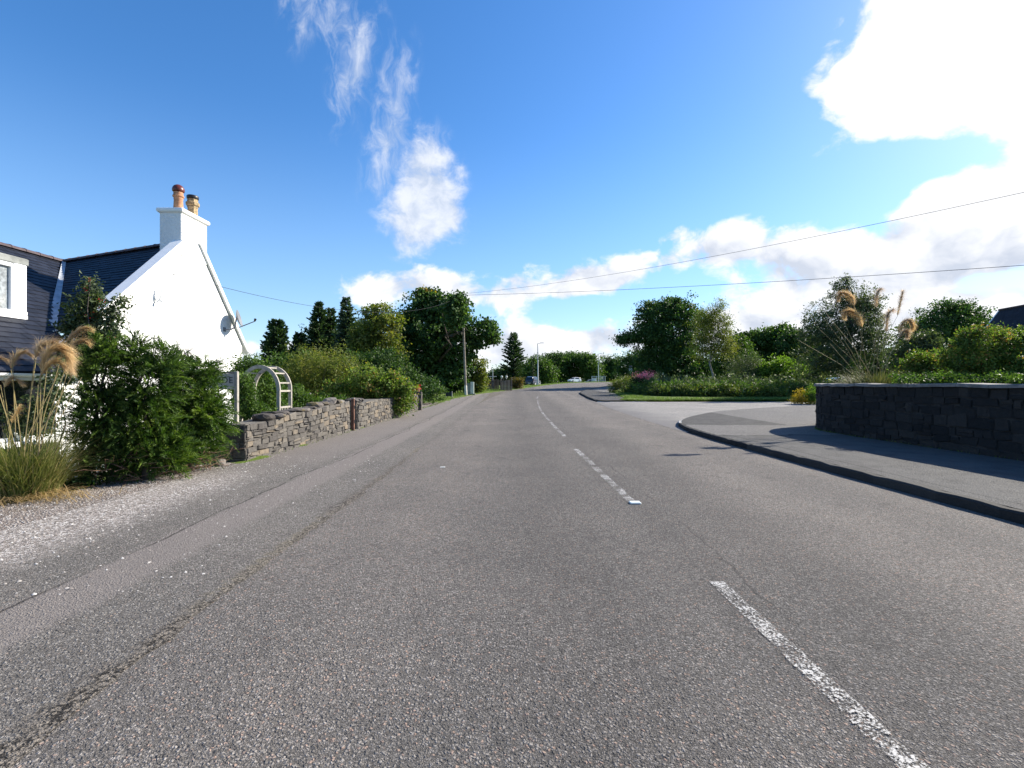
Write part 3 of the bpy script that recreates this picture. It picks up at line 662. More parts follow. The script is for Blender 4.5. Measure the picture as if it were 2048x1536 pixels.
fill('pavement', [(x + .12, y) for x, y in kf] + [(38, 78), (27, 71.5), (21, 66), (16.5, 60.5), (12.6, 55), (9.6, 47.5), (8.4, 39), (7.7, 33.5), (7.3, 31.35)], M['pave'], .100, .8)
fill('lawn', [(7.35, 31.45), (12, 31.6), (24, 31.8), (30, 33.6), (46, 40.2), (46, 60), (20, 66), (16, 60), (12.7, 55), (9.7, 47.5), (8.5, 39), (7.8, 33.5)], M['ground'], .15, .7)
fill('garden_soil', [(x + .25, y - .05 if y > 12 else y) for x, y in wl] + [(46, 33), (46, -3)], M['soil'], 1.18, 1.2)

# centre line dashes, stud and a paint fleck
cl = (cr(LE, 10) * .51 + cr(RE, 10) * .49)
def at_y(y): return float(np.interp(y, cl[:, 1], cl[:, 0]))
for a, b in ((-1.4, 3.45), (5.75, 10.4), (12.9, 17.4), (17.9, 22.6), (23.2, 27.6), (28.6, 33), (35, 39.5)):
    yy = np.linspace(a, b, 61); V = []
    for y in yy:
        x = {True: 1.47 - .012 * max(0, y - 1)}.get(y < 12, at_y(y)) if y < 12 else at_y(y) - .02
        V += [(x - .052 + random.gauss(0, .004), y, h(x, y) + .006), (x + .052 + random.gauss(0, .004), y, h(x, y) + .006)]
    np_mesh('road_marking', V, [(2 * k, 2 * k + 1, 2 * k + 3, 2 * k + 2) for k in range(60)], M['paint'])['kind'] = 'structure'
mb = MB(); mb.bevbox((1.435, 5.72, .015), (.13, .10, .024), .008); tag(mb.build('road_stud', M['ceramic']), 'white road stud at the near end of the second centre line dash', 'road stud')
mb = MB(); mb.bevbox((-1.16, 8.2, .008), (.085, .05, .012), .004); tag(mb.build('paint_chip', M['ceramic']), 'tiny white chip lying alone on the left lane', 'paint chip')
mb = MB(); mb.bevbox((7.85, 13.92, .125), (.42, .30, .014), .005); tag(mb.build('cover_plate', M['cap']), 'small pale rectangular cover plate set in the pavement near the wall end', 'cover plate')

# loose chippings
n = 5200; px_ = np.where(rng.rand(n) < .86, -3.55 - 2.6 * rng.rand(n) ** .8, -2.2 - 1.6 * rng.rand(n)); py_ = 3.2 + 6.3 * rng.rand(n)
s = .005 + .010 * rng.rand(n) ** 3; oc = np.array([(1, 0, 0), (0, 1, 0), (-1, 0, 0), (0, -1, 0), (0, 0, .7), (0, 0, -.7)], float)
V = oc[None] * s[:, None, None] * (.6 + .8 * rng.rand(n, 6, 1)); V[..., 0] += px_[:, None]; V[..., 1] += py_[:, None]; V[..., 2] += (H(px_, py_) + .008)[:, None]
tri = np.array([(0, 1, 4), (1, 2, 4), (2, 3, 4), (3, 0, 4)])
M['pebble'] = varmat('pebble', [(.15, .13, .115), (.27, .24, .22), (.42, .39, .36), (.62, .60, .57)], .85, .002, 60)
np_mesh('loose_gravel', V.reshape(-1, 3), (np.arange(n)[:, None, None] * 6 + tri[None]).reshape(-1, 3), M['pebble'], None, np.repeat(rng.rand(n), 4))['kind'] = 'stuff'

# ================================================================== WALLS
def wall_body(parent, name, mat, path, zb, zt, thick, side):
    """path = face line; the body lies on the side away from the face"""
    d = np.gradient(path, axis=0); d = d / np.linalg.norm(d, axis=1)[:, None]; nn = np.stack([d[:, 1], -d[:, 0]], 1) * side
    mb = MB(); rg = []
    for k in range(len(path)):
        p = path[k] - nn[k] * .012; o = path[k] - nn[k] * thick
        rg.append([(p[0], p[1], zb(p)), (p[0], p[1], zt(p)), (o[0], o[1], zt(p)), (o[0], o[1], zb(p))])
    mb.loft(rg); return mb.build(name, mat, parent)
def stones(mb, path, zb, zt, side, ch, ln, out=.02, jit=.012, joint=.012):
    seg = np.linalg.norm(np.diff(path, axis=0), axis=1); S_ = np.concatenate([[0], np.cumsum(seg)]); tot = S_[-1]
    def pos(s): return np.array([np.interp(s, S_, path[:, 0]), np.interp(s, S_, path[:, 1])])
    hm = max(zt(p) - zb(p) for p in path); nc = max(1, int(round(hm / ch))); cuts = np.cumsum([random.uniform(.7, 1.3) for _ in range(nc)]); cuts = np.concatenate([[0], cuts / cuts[-1]])
    for c in range(nc):
        s = random.uniform(-ln, 0)
        while s < tot:
            L = ln * random.uniform(.5, 1.6); a, b = max(0, s), min(tot, s + L); s += L
            if b - a < .05: continue
            pa, pb = pos(a + joint / 2), pos(b - joint / 2); t = (pb - pa) / (np.linalg.norm(pb - pa) + 1e-9); nv = np.array([t[1], -t[0]]) * side
            split = [(0, 1)] if random.random() > .22 else [(0, .5), (.5, 1)]
            for lo, hi in split:
                f0 = cuts[c] + (cuts[c + 1] - cuts[c]) * lo; f1 = cuts[c] + (cuts[c + 1] - cuts[c]) * hi
                ring = []
                for p, f, e in ((pa, f0, 1), (pb, f0, 1), (pb, f1, -1), (pa, f1, -1)):
                    z = zb(p) + (zt(p) - zb(p)) * f + e * joint / 2; ring.append(np.array([p[0], p[1], z + random.gauss(0, jit * .5)]))
                cen = sum(ring) / 4; o = out * random.uniform(.3, 1.25); n3 = np.array([nv[0], nv[1], 0])
                back = [r - n3 * .03 for r in ring]; mid = [r + n3 * o * .35 for r in ring]
                fr = [cen + (r - cen) * .84 + n3 * o * random.uniform(.75, 1.25) for r in ring]
                mid = [m_ + (np.random.RandomState(random.randrange(1 << 30)).normal(size=3) * jit * .5) for m_ in mid]
                mb.loft([back, mid, fr], True, random.random())
def rock(mb, c, d, rz=0.0, var=.5, rough=.16):
    bm = bmesh.new(); bmesh.ops.create_icosphere(bm, subdivisions=2, radius=1); cs, sn = math.cos(rz), math.sin(rz); vs = []
    k = rdir(5); am = rng.rand(5) * rough * 2
    for v in bm.verts:
        p = np.array(v.co); f = 1 + sum(a * (abs(p @ q) - .5) for a, q in zip(am, k)) + rng.normal() * rough * .25
        p = np.sign(p) * np.abs(p) ** .75 * f * np.array(d) / 2; vs.append((c[0] + p[0] * cs - p[1] * sn, c[1] + p[0] * sn + p[1] * cs, c[2] + p[2]))
    mb.add(vs, [[v.index for v in f.verts] for f in bm.faces], var); bm.free()

# long rubble wall along the left footway, near length
gz = lambda p: h(p[0], p[1]) - .06
t1 = thing('rubble_wall', (-4.75, 8.75, 0), 'near length of low stone garden wall with loose coping rocks, beside the conifers', 'stone wall')
pa = cr([(-4.75, 8.75), (-4.75, 10.5), (-4.72, 12.5), (-4.70, 14.15)], 6)
top1 = lambda p: .66 + .045 * (p[1] - 8.75) + .02 * math.sin(p[1] * 3.1)
wall_body(t1, 'wall_core', M['mortar'], pa, gz, top1, .48, 1)
mb = MB(); stones(mb, pa, gz, top1, 1, .125, .26, .03, .022)
end = np.array([(-5.24, 8.74), (-4.98, 8.74), (-4.745, 8.74)]); stones(mb, end, gz, top1, 1, .16, .22)
fin = np.array([(-4.70, 14.16), (-5.16, 14.16)]); stones(mb, fin, gz, top1, -1, .16, .22)
mb.build('stonework', M['rubble'], t1)
y = 9.0
while y < 14.0:
    L = random.uniform(.22, .46); big = 1.0 if random.random() < .7 else 1.5
    if y < 9.35: y += L; continue
    mb = MB(); hh = random.uniform(.08, .14) * big
    rock(mb, (-4.92 + random.gauss(0, .05), y + L / 2, top1((0, y)) + hh * .35), (random.uniform(.32, .46), L * 1.06, hh), random.gauss(0, .25), random.random(), .22)
    mb.build('coping_rock', M['rock'], t1); y += L * .97
t2 = thing('rubble_wall', (-4.66, 15.0, 0), 'farther length of low stone garden wall with a shrub spilling over it', 'stone wall')
pb_ = cr([(-4.68, 14.85), (-4.66, 18), (-4.62, 21), (-4.58, 23.9)], 6)
top2 = lambda p: h(p[0], p[1]) + .80 + .03 * math.sin(p[1] * 2.3)
wall_body(t2, 'wall_core', M['mortar'], pb_, gz, top2, .45, 1)
mb = MB(); stones(mb, pb_, gz, top2, 1, .13, .26, .03, .022); stones(mb, np.array([(-5.13, 14.84), (-4.68, 14.84)]), gz, lambda p: top2(p), 1, .15, .2)
mb.build('stonework', M['rubble'], t2)
for k in range(3):
    mb = MB(); rock(mb, (-4.9, 14.98 + .28 * k, top2((-4.68, 15)) + .05), (.44, .30, .15), random.gauss(0, .2), random.random()); mb.build('coping_rock', M['rock'], t2)
mb = MB(); mb.bevbox((-4.575, 23.98, h(-4.6, 24) + .43), (.34, .22, .92), .03); stones(mb, np.array([(-4.75, 23.86), (-4.40, 23.86)]), gz, lambda p: h(*p) + .92, 1, .15, .25)
mb.build('end_pier', M['rubble'], t2)
# flower pot on the far end of the wall
t = thing('flower_pot', (-4.6, 23.95, h(-4.6, 24) + .89), 'terracotta pot of red flowers on the far end of the low stone wall', 'flower pot')
z = h(-4.6, 24) + .888
mb = MB(); mb.lathe((-4.6, 23.95, z), [(.07, 0), (.10, .14), (.115, .14), (.115, .17), (.09, .17)], 14); mb.build('pot', M['terracotta'], t, True)
crown('flower', [(np.array((-4.6, 23.95, z + .24)), np.array((.15, .15, .10)))], leafmat('red_bloom', [(.3, .005, .01), (.5, .015, .03)], .2), t, 20, 14, .05, .06)
# gate post
t = thing('gate_post', (-4.66, 14.5, 0), 'reddish brown square timber gate post in the gap of the stone wall', 'post')
mb = MB(); mb.bevbox((-4.68, 14.42, .46), (.085, .085, 1.0), .008); mb.build('post', M['rustwood'], t)
mb = MB(); mb.bevbox((-4.68, 14.42, .975), (.10, .10, .03), .008); mb.build('post_cap', M['oldwood'], t)
for zz in (.3, .72): mb = MB(); mb.box((-4.635, 14.42, zz), (.02, .05, .10)); mb.build('hinge', M['black'], t)
mb = MB(); rock(mb, (-4.95, 8.3, .05), (.20, .17, .15), .4, .8); tag(mb.build('boulder', M['rock']), 'single pale loose boulder on the gravel at the corner of the stone wall', 'boulder')

# right-hand retaining wall
t = thing('retaining_wall', (8.4, 11, .1), 'dark shaded curved stone garden wall with pale flat coping right of the pavement', 'stone wall')
wf = lambda p: h(p[0], p[1]) + .06; wt = lambda p: 1.335 + .03 * float(ss(p[1], 14, 22))
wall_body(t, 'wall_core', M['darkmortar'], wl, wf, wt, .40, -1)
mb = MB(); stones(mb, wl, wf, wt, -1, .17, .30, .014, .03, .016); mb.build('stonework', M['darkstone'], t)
d = np.gradient(wl, axis=0); d = d / np.linalg.norm(d, axis=1)[:, None]; nn = np.stack([-d[:, 1], d[:, 0]], 1); mb = MB()
for k in range(len(wl) - 1):
    rg = []
    for kk, e in ((k, .004), (k + 1, -.004)):
        p = wl[kk] + nn[kk] * .06 + d[kk] * e; o = wl[kk] - nn[kk] * .46 + d[kk] * e; z = wt(wl[kk]) + .003 + .010 * math.sin(kk * 2.3) + .006 * math.sin(kk * 5.1)
        rg.append([(p[0], p[1], z), (p[0], p[1], z + .05), (p[0] - nn[kk][0] * .015, p[1] - nn[kk][1] * .015, z + .065), (o[0], o[1], z + .07), (o[0], o[1], z)])
    mb.loft(rg, True, random.random())
mb.build('coping', M['cap'], t)

# ================================================================== COTTAGE
GXW = -9.6
A0 = np.array((-9.72, 14.8, 5.70)); PK = np.array((-14.3, 15.62, 5.30)); VL = np.array((-10.7, 11.4, 2.70)); E0 = np.array((-9.72, 11.05, 2.52))
cot = thing('cottage', (-9.6, 12, -.7), 'white harled cottage with dark slate roofs, gable chimney and a dormer', 'house')
mb = MB()
prof = [(10.75, -1.0), (10.75, 2.32), (11.05, 2.60), (14.8, 5.82), (17.42, 2.75), (17.42, -1.0)]
mb.loft([[(GXW, y, z) for y, z in prof], [(GXW - .35, y, z) for y, z in prof]])
gw = mb.build('gable_wall', M['white_wall'], cot)
mb = MB()   # side and back walls of the main wing
mb.box((-13.2, 17.25, .7), (6.5, .3, 3.4)); mb.build('back_wall', M['white_wall'], cot); mb = MB(); mb.box((-11.5, 10.93, .5), (3.4, .3, 3.0)); mb.build('side_wall', M['white_wall'], cot)
def slates(mb, f, nu, nv, lift=.016, lap=.25):
    """f(u, v): point; v from the eave up to the ridge"""
    for j in range(nv):
        o = .5 * (j % 2) / nu
        for i in range(-1, nu):
            u0, u1 = max(0, i / nu + o), min(1, (i + 1) / nu + o)
            if u1 - u0 < 1e-3: continue
            g_ = min(.0005, (u1 - u0) * .05); u0 += g_; u1 -= g_
            v0, v1 = j / nv, min(1, (j + 1 + lap) / nv)
            a, b, c, d_ = f(u0, v0), f(u1, v0), f(u1, v1), f(u0, v1)
            nrm_ = np.cross(b - a, d_ - a)
            if np.linalg.norm(nrm_) < 1e-5: continue
            nrm_ = nrm_ / np.linalg.norm(nrm_); nrm_ = nrm_ * (1 if nrm_[2] > 0 else -1)
            l = lift * random.uniform(.75, 1.25)
            top = [a + nrm_ * l, b + nrm_ * l, c + nrm_ * .001, d_ + nrm_ * .001]
            mb.add(top + [a - nrm_ * .004, b - nrm_ * .004], [(0, 1, 2, 3), (4, 5, 1, 0)], random.random())
def bil(e0, e1, r1, r0): return lambda u, v: (e0 * (1 - u) + e1 * u) * (1 - v) + (r0 * (1 - u) + r1 * u) * v
mb = MB()
def w1(u, v):
    r0, e0 = PK * v + VL * (1 - v), A0 * v + E0 * (1 - v); x = max(r0[0], -14.3 + (14.3 - 9.72) * u); k = (x - r0[0]) / (e0[0] - r0[0]); return r0 * (1 - k) + e0 * k
slates(mb, w1, 16, 27)
Eb0 = np.array((-9.72, 17.62, 2.62)); Eb1 = np.array((-14.4, 18.3, 2.5)); slates(mb, bil(Eb0, Eb1, PK, A0), 20, 22)
EAVE_X, RX = -9.12, -14.3
def w2(u, v):
    x = EAVE_X + (RX - EAVE_X) * v; yr = np.interp(-x, [9.12, 10.7, 14.3], [10.72, 11.4, 15.62]); z = 1.63 + (5.30 - 1.63) * v
    return np.array((x, min(yr, 3.0 + 12.62 * u), z))
slates(mb, w2, 40, 31)
bk = lambda u, v: np.array((-19 + 4.7 * v, 3.0 + (15.62 - 3.0) * (1 - u), 1.9 + 3.4 * v)); slates(mb, bk, 24, 16)
roof = mb.build('roof', M['slate'], cot)
mb = MB()   # boarding under the slates so no light leaks
for q in ((VL, E0, A0, PK), (Eb0, Eb1, PK, A0)): mb.add([p - np.array((0, 0, .05)) for p in q], [(0, 1, 2, 3)])
mb.add([(EAVE_X, 3, 1.55), (EAVE_X, 10.70, 1.55), (-10.7, 11.4, 2.64), (-14.3, 15.62, 5.24), (-14.3, 3, 5.24)], [(0, 1, 2, 3, 4)])
mb.build('roof_board', M['black'], roof)
def ridge(a, b, nm=12):
    mb = MB(); a, b = Vector(a), Vector(b)
    for k in range(nm):
        p, q = a.lerp(b, k / nm), a.lerp(b, (k + .985) / nm); t = (q - p).normalized(); s_ = Vector((-t.y, t.x, 0)).normalized(); up = t.cross(s_) * (1 if t.cross(s_).z > 0 else -1); rg = []
        for c, e in ((p, .012), (p.lerp(q, .12), .012), (p.lerp(q, .121), 0), (q, 0)):
            rg.append([c + s_ * (.15 + e) * math.cos(th) * 1.0 + up * ((.09 + e) * math.sin(th) - .055) for th in np.linspace(-.15, math.pi + .15, 7)])
        mb.loft(rg, True, random.random())
    return mb.build('ridge_tiles', M['ridge'], roof)
ridge((-10.15, 14.88, 5.70), tuple(PK + (0, 0, .02))); ridge((RX, 15.6, 5.33), (RX, 3.0, 5.33), 30)
mb = MB()   # white raised skews along both verges
for (y0, z0), (y1, z1) in (((10.98, 2.56), (14.6, 5.72)), ((15.0, 5.72), (17.75, 2.52))):
    v = np.array((0, y1 - y0, z1 - z0)); v /= np.linalg.norm(v); up = np.cross(v, (1, 0, 0)); up *= (1 if up[2] > 0 else -1)
    a, b = np.array((0, y0, z0)), np.array((0, y1, z1)); rg = []
    tk = (.10, .15) if y0 < 12 else (.05, .075)
    for p in (a, b): rg.append([p + np.array((-9.52, 0, 0)) - up * tk[0], p + np.array((-9.52, 0, 0)) + up * tk[1], p + np.array((-9.84, 0, 0)) + up * tk[1], p + np.array((-9.84, 0, 0)) - up * tk[0]])
    mb.loft(rg)
mb.build('skew', M['white'], cot, bev=.012)
mb = MB(); mb.bevbox((-9.66, 17.76, 2.60), (.34, .20, .16), .02); mb.build('skew_putt', M['white'], cot)
mb = MB()   # pale wedge shaped as the roof's sun highlight beside the skew, and valley flashing
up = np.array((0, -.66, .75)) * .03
mb.add([E0 + up + (-.18, 0, 0), E0 + up + (-.52, .05, 0), A0 + up + (-.24, 0, -.02), A0 + up + (-.18, 0, 0)], [(0, 1, 2, 3)]); mb.build('skew_highlight', M['lead_and_highlight'], roof)
mb = MB(); a, b = PK + (.05, -.02, .03), VL + (0, 0, .05); dv = (b - a); sd_ = np.cross(dv, (0, 0, 1)); sd_ /= np.linalg.norm(sd_)
N_ = 8
for sgn in (1,):
    rg = []
    for k in range(N_ + 1):
        p = a + dv * k / N_; wd = .045 + .04 * k / N_
        rg.append([p - sd_ * wd + (0, 0, .03), p - sd_ * wd * .3 + (0, 0, .02), p + sd_ * wd * .3 + (0, 0, .02), p + sd_ * wd + (0, 0, .035), p + sd_ * wd + (0, 0, -.04), p - sd_ * wd + (0, 0, -.04)])
    mb.loft(rg)
e = VL + (.02, -.02, .02); mb.add([e + sd_ * .20 + (-.06, .06, .02), e - sd_ * .20 + (-.06, .06, .02), e - sd_ * .18 + (.08, -.10, -.05), e - sd_ * .09 + (.14, -.16, -.10), e + sd_ * .09 + (.14, -.16, -.10), e + sd_ * .18 + (.08, -.10, -.05)], [(0, 1, 2, 3, 4, 5)])
mb.build('valley_flashing', M['lead_and_highlight'], roof)
# chimney
mb = MB(); mb.bevbox((-9.90, 14.8, 5.75), (.64, 1.20, 1.26), .02); ch = mb.build('chimney', M['white_wall'], cot)
mb = MB(); mb.loft([[(-9.9 + sx_ * a, 14.8 + sy_ * b, z) for sx_, sy_ in ((-1, -1), (1, -1), (1, 1), (-1, 1))] for a, b, z in ((.33, .61, 6.36), (.375, .655, 6.40), (.385, .665, 6.46), (.37, .65, 6.50), (.18, .40, 6.57))])
mb.build('chimney_cap', M['white'], ch, bev=.015)
mb = MB(); c = (-9.92, 14.57, 6.53)
mb.lathe(c, [(.145, 0), (.13, .06), (.115, .34), (.12, .35), (.125, .37), (.12, .40), (.148, .425), (.15, .46), (.128, .48), (.128, .56), (.10, .57)], 20); pt = mb.build('chimney_pot', M['terracotta'], ch, True)
mb = MB(); mb.lathe((-9.92, 14.57, 7.10), [(.11, 0), (.155, .02), (.165, .06), (.152, .12), (.115, .18), (.06, .215), (.0, .225)], 20); mb.build('chimney_cowl', M['cowl'], ch, True)
mb = MB(); c = (-9.84, 15.10, 6.53)
mb.lathe(c, [(.155, 0), (.14, .05), (.135, .27), (.15, .285), (.15, .31), (.14, .33), (.185, .36), (.19, .44), (.165, .46), (.15, .47), (.145, .55), (.11, .56)], 8); mb.build('chimney_pot', M['buffpot'], ch)
mb = MB(); mb.lathe((-9.84, 15.10, 7.07), [(.10, 0), (.155, .02), (.165, .05), (.165, .10), (.15, .12), (.0, .125)], 18); mb.build('chimney_cowl', M['black'], ch, True)
# bracket on the gable
mb = MB(); mb.tube([(-9.56, 13.2, 3.62), (-9.50, 13.2, 3.66), (-9.44, 13.2, 3.80), (-9.45, 13.22, 3.96), (-9.40, 13.26, 4.04)], .022, 6); mb.lathe((-9.6, 13.2, 3.72), [(.06, 0), (.06, .03)], 10, axis=(1, 0, 0)); mb.tube([(-9.59, 13.2, 3.85), (-9.45, 13.2, 3.84)], .012, 5)
mb.lathe((-9.44, 13.2, 3.60), [(.03, 0), (.04, .03), (.02, .07)], 8); mb.build('wall_bracket', M['white'], cot, True)
# front wall of the low wing with its big window
LX = -9.34
mb = MB(); mb.box((LX - .14, 6.5, -.33), (.28, 8.05, 1.26)); mb.build('plinth_wall', M['rubble'], cot)
mb = MB(); mb.box((LX - .14, 4.6, .9), (.28, 4.2, 1.2)); mb.build('wing_wall', M['white'], cot)
mb = MB(); mb.box((LX - .14, 10.32, .42), (.30, .42, 2.5)); mb.build('corner_pier', M['white'], cot)
mb = MB(); mb.box((-11.0, 10.58, .3), (3.2, .2, 2.6)); mb.build('wing_end_wall', M['white'], cot)
mb = MB()
for k in range(4): mb.box((LX + .018, 10.18 + .095 * k, .55), (.014, .07, 2.2))
mb.build('corner_board', M['white'], cot)
mb = MB(); mb.bevbox((LX + .035, 8.3, .27), (.26, 3.5, .10), .012); mb.build('window_sill', M['white'], cot)
win = MB()
for yy, wd in ((6.72, .08), (10.05, .10)): win.bevbox((LX - .03, yy, .93), (.09, wd, 1.2), .01)
for zz in (.36, 1.50): win.bevbox((LX - .03, 8.38, zz), (.088, 3.25, .07), .01)
wf_ = win.build('window', M['upvc'], cot)
mb = MB(); mb.box((LX - .045, 8.38, .93), (.012, 3.25, 1.09)); mb.build('pane', M['glass'], wf_)
mb = MB(); mb.bevbox((LX + .1, 6.8, 1.555), (.06, 7.6, .11), .006); mb.box((LX + .05, 6.8, 1.49), (.16, 7.6, .02)); fa = mb.build('fascia', M['white'], cot)
mb = MB(); rg = []
for yy in (3.0, 10.72): rg.append([(LX + .19 + .065 * math.cos(a), yy, 1.60 + .065 * math.sin(a)) for a in np.linspace(math.pi, 2 * math.pi, 9)] + [(LX + .19 + .055 * math.cos(a), yy, 1.60 + .055 * math.sin(a)) for a in np.linspace(2 * math.pi, math.pi, 9)])
mb.loft(rg); gu = mb.build('gutter', M['upvc'], cot, True)
mb = MB(); mb.tube([(LX + .19, 10.62, 1.54), (LX + .12, 10.62, 1.42), (LX + .06, 10.60, 1.30), (LX + .06, 10.60, -.7)], .036, 10); mb.build('downpipe', M['upvc'], cot, True)
# dormer
DX = -10.96
mb = MB(); mb.box((-12.2, 8.9, 3.42), (2.44, 4.1, 1.26)); do = mb.build('dormer', M['white'], cot)
mb = MB(); mb.bevbox((-12.17, 8.9, 4.13), (2.52, 4.36, .16), .02); mb.build('dormer_hood', M['hood'], do)
mb = MB(); mb.bevbox((DX + .02, 8.9, 2.85), (.28, 4.10, .17), .02); mb.build('dormer_sill', M['white'], do)
mb = MB(); mb.bevbox((DX + .03, 10.86, 3.49), (.09, .27, 1.12), .008); mb.bevbox((DX + .03, 10.88, 2.98), (.088, .32, .12), .03); mb.build('dormer_cheek', M['white'], do)
mb = MB()
for yy in (9.0, 10.68): mb.bevbox((DX + .05, yy, 3.47), (.08, .085, 1.08), .01)
for zz in (2.975, 3.99): mb.bevbox((DX + .05, 9.84, zz), (.078, 1.7, .085), .01)
mb.build('dormer_frame', M['upvc'], do)
mb = MB(); mb.box((DX + .016, 9.84, 3.48), (.012, 1.65, 1.0)); mb.build('pane', M['curtain'], do)
# things fixed to or standing at the house
sd0 = thing('satellite_dish', (-9.58, 16.55, 3.2), 'dark grey satellite dish on an arm at the right edge of the white gable', 'satellite dish')
dc = Vector((-9.27, 16.62, 3.62)); ax = Vector((.90, .30, .25)).normalized()
mb = MB(); mb.lathe(dc, [(.001, -.05), (.14, -.038), (.23, -.010), (.295, .026), (.30, .033), (.285, .03), (.17, -.017), (.001, -.038)], 28, axis=ax); mb.build('dish', M['dishgrey'], sd0, True)
mb = MB(); mb.lathe((-9.6, 16.35, 3.22), [(.10, 0), (.10, .02)], 4, axis=(1, 0, 0)); mb.tube([(-9.6, 16.35, 3.22), (-9.42, 16.40, 3.22), (-9.34, 16.5, 3.30), (-9.31, 16.58, 3.70)], .025, 8); mb.build('mast', M['dishgrey'], sd0, True)
mb = MB(); mb.tube([dc - ax * .03 + Vector((.03, 0, -.30)), dc + ax * .52 + Vector((0, 0, -.20))], .016, 6); mb.build('feed_arm', M['dishgrey'], sd0)
mb = MB(); mb.lathe(dc + ax * .50 + Vector((0, 0, -.20)), [(.02, 0), (.035, .02), (.04, .09), (.02, .1)], 10, axis=Vector((.3, .1, .95))); mb.build('receiver', M['black'], sd0)
bw = MB(); c = (LX + .06, 9.30, .322); rg = []
for r, z, wv_ in ((.05, 0, 0), (.07, .02, 0), (.11, .09, .08), (.15, .16, .22), (.14, .155, .22), (.06, .05, 0)):
    rg.append([(c[0] + r * .5 * math.cos(a), c[1] + r * (1 + wv_ * .5) * math.sin(a), c[2] + z + wv_ * .12 * abs(math.sin(a * 3)) - (wv_ > 0) * .02) for a in np.linspace(0, 2 * math.pi, 25)[:-1]])
bw.loft(rg); tag(bw.build('scalloped_bowl', M['ceramic'], None, True), 'white scalloped ceramic bowl standing on the cottage window sill', 'bowl')

# house name board
nb = thing('name_board', (-5.1, 9.0, .65), 'grey wooden house name board on a tall post beside the conifer', 'sign')
nx_, ny_ = -5.06, 9.0
mb = MB(); mb.bevbox((nx_, ny_, 1.14), (.062, .062, .98), .006); mb.build('post', M['timber'], nb)
mb = MB(); mb.bevbox((nx_ - .43, ny_, 1.61), (.80, .05, .03), .006); mb.build('top_rail', M['oldwood'], nb)
mb = MB(); mb.bevbox((nx_ - .41, ny_ + .005, 1.45), (.755, .03, .285), .005); mb.build('board', M['signboard'], nb)
tx = bpy.data.curves.new('lettering', 'FONT'); tx.body = 'SIDE'; tx.size = .165; tx.extrude = .002; tx.align_x = 'RIGHT'; tx.space_character = 1.12; tx.offset = -.001
tob = bpy.data.objects.new('lettering_curve', tx); COL.objects.link(tob); bpy.context.view_layer.update()
tme = bpy.data.meshes.new_from_object(tob.evaluated_get(bpy.context.evaluated_depsgraph_get())); bpy.data.objects.remove(tob)
tme.materials.clear(); tme.materials.append(M['letter']); txo = bpy.data.objects.new('lettering', tme); link(txo, nb); txo.location = (nx_ - .055, ny_ - .014, 1.415); txo.rotation_euler = (R(90), 0, 0)
mb = MB(); mb.bevbox((nx_ - .86, ny_, 1.10), (.062, .062, 1.05), .006); mb.build('post', M['timber'], nb)

# garden arch
ga = thing('garden_arch', (-6.3, 12.6, -.3), 'weathered white timber garden arch with slatted sides behind the stone wall', 'garden arch')
def arch_ring(yc, dx):
    mb = MB(); xr, xl = -5.93 + dx, -6.89 + dx; cx, rx = (xr + xl) / 2, (xr - xl) / 2; zs = 1.24; o, i_ = [], []
    for a in np.linspace(math.pi, 0, 19):
        for lst, e in ((o, .045), (i_, -.045)): lst.append((cx + (rx + e) * math.cos(a), zs + (.60 + e) * math.sin(a)))
    for k in range(18):
        q = [o[k], o[k + 1], i_[k + 1], i_[k]]; mb.loft([[(x, yc - .025, z) for x, z in q], [(x, yc + .025, z) for x, z in q]])
    for x in (xr, xl): mb.bevbox((x, yc, .42), (.085, .06, 1.64), .006)
    return mb.build('arch_frame', M['timber'], ga)
arch_ring(12.45, 0); arch_ring(13.1, .0)
for xq in (-5.93, -6.89):
    for zz in (1.22, .80, -.1):
        mb = MB(); mb.box((xq, 12.775, zz), (.05, .6, .045)); mb.build('rail', M['timber'], ga)
    for k in range(3):
        mb = MB(); mb.box((xq, 12.62 + .155 * k, .35), (.03, .035, .90)); mb.build('slat', M['timber'], ga)
    mb = MB(); mb.box((xq, 12.775, .45), (.034, .6, .035)); mb.build('rail', M['timber'], ga)
for a in np.linspace(.32, math.pi - .32, 6):
    mb = MB(); mb.box((-6.41 + .48 * math.cos(a), 12.775, 1.24 + .60 * math.sin(a)), (.045, .6, .035)); mb.build('rung', M['timber'], ga)
tp = thing('trellis_panel', (-6.9, 16, 0), 'small pale diagonal lattice trellis panel among plants behind the arch', 'trellis')
c = P(603, 798, 16.2); mb = MB(); fr = MB()
for k in range(-6, 7):
    for sg in (1, -1):
        x0, x1 = k * .07 - .16 * sg, k * .07 + .16 * sg; q = [(x0, -.16), (x1, .16)]
        q = [(max(-.27, min(.27, x)), z) for x, z in q]; mb.tube([(c.x + q[0][0], c.y + .006 * sg, c.z + q[0][1]), (c.x + q[1][0], c.y + .006 * sg, c.z + q[1][1])], .008, 4)
mb.build('lattice', M['timber'], tp)
for dx in (-.29, .29): fr.bevbox((c.x + dx, c.y, c.z - .2), (.035, .035, .8), .004)
fr.bevbox((c.x, c.y, c.z + .18), (.62, .04, .035), .004); fr.build('frame', M['timber'], tp)

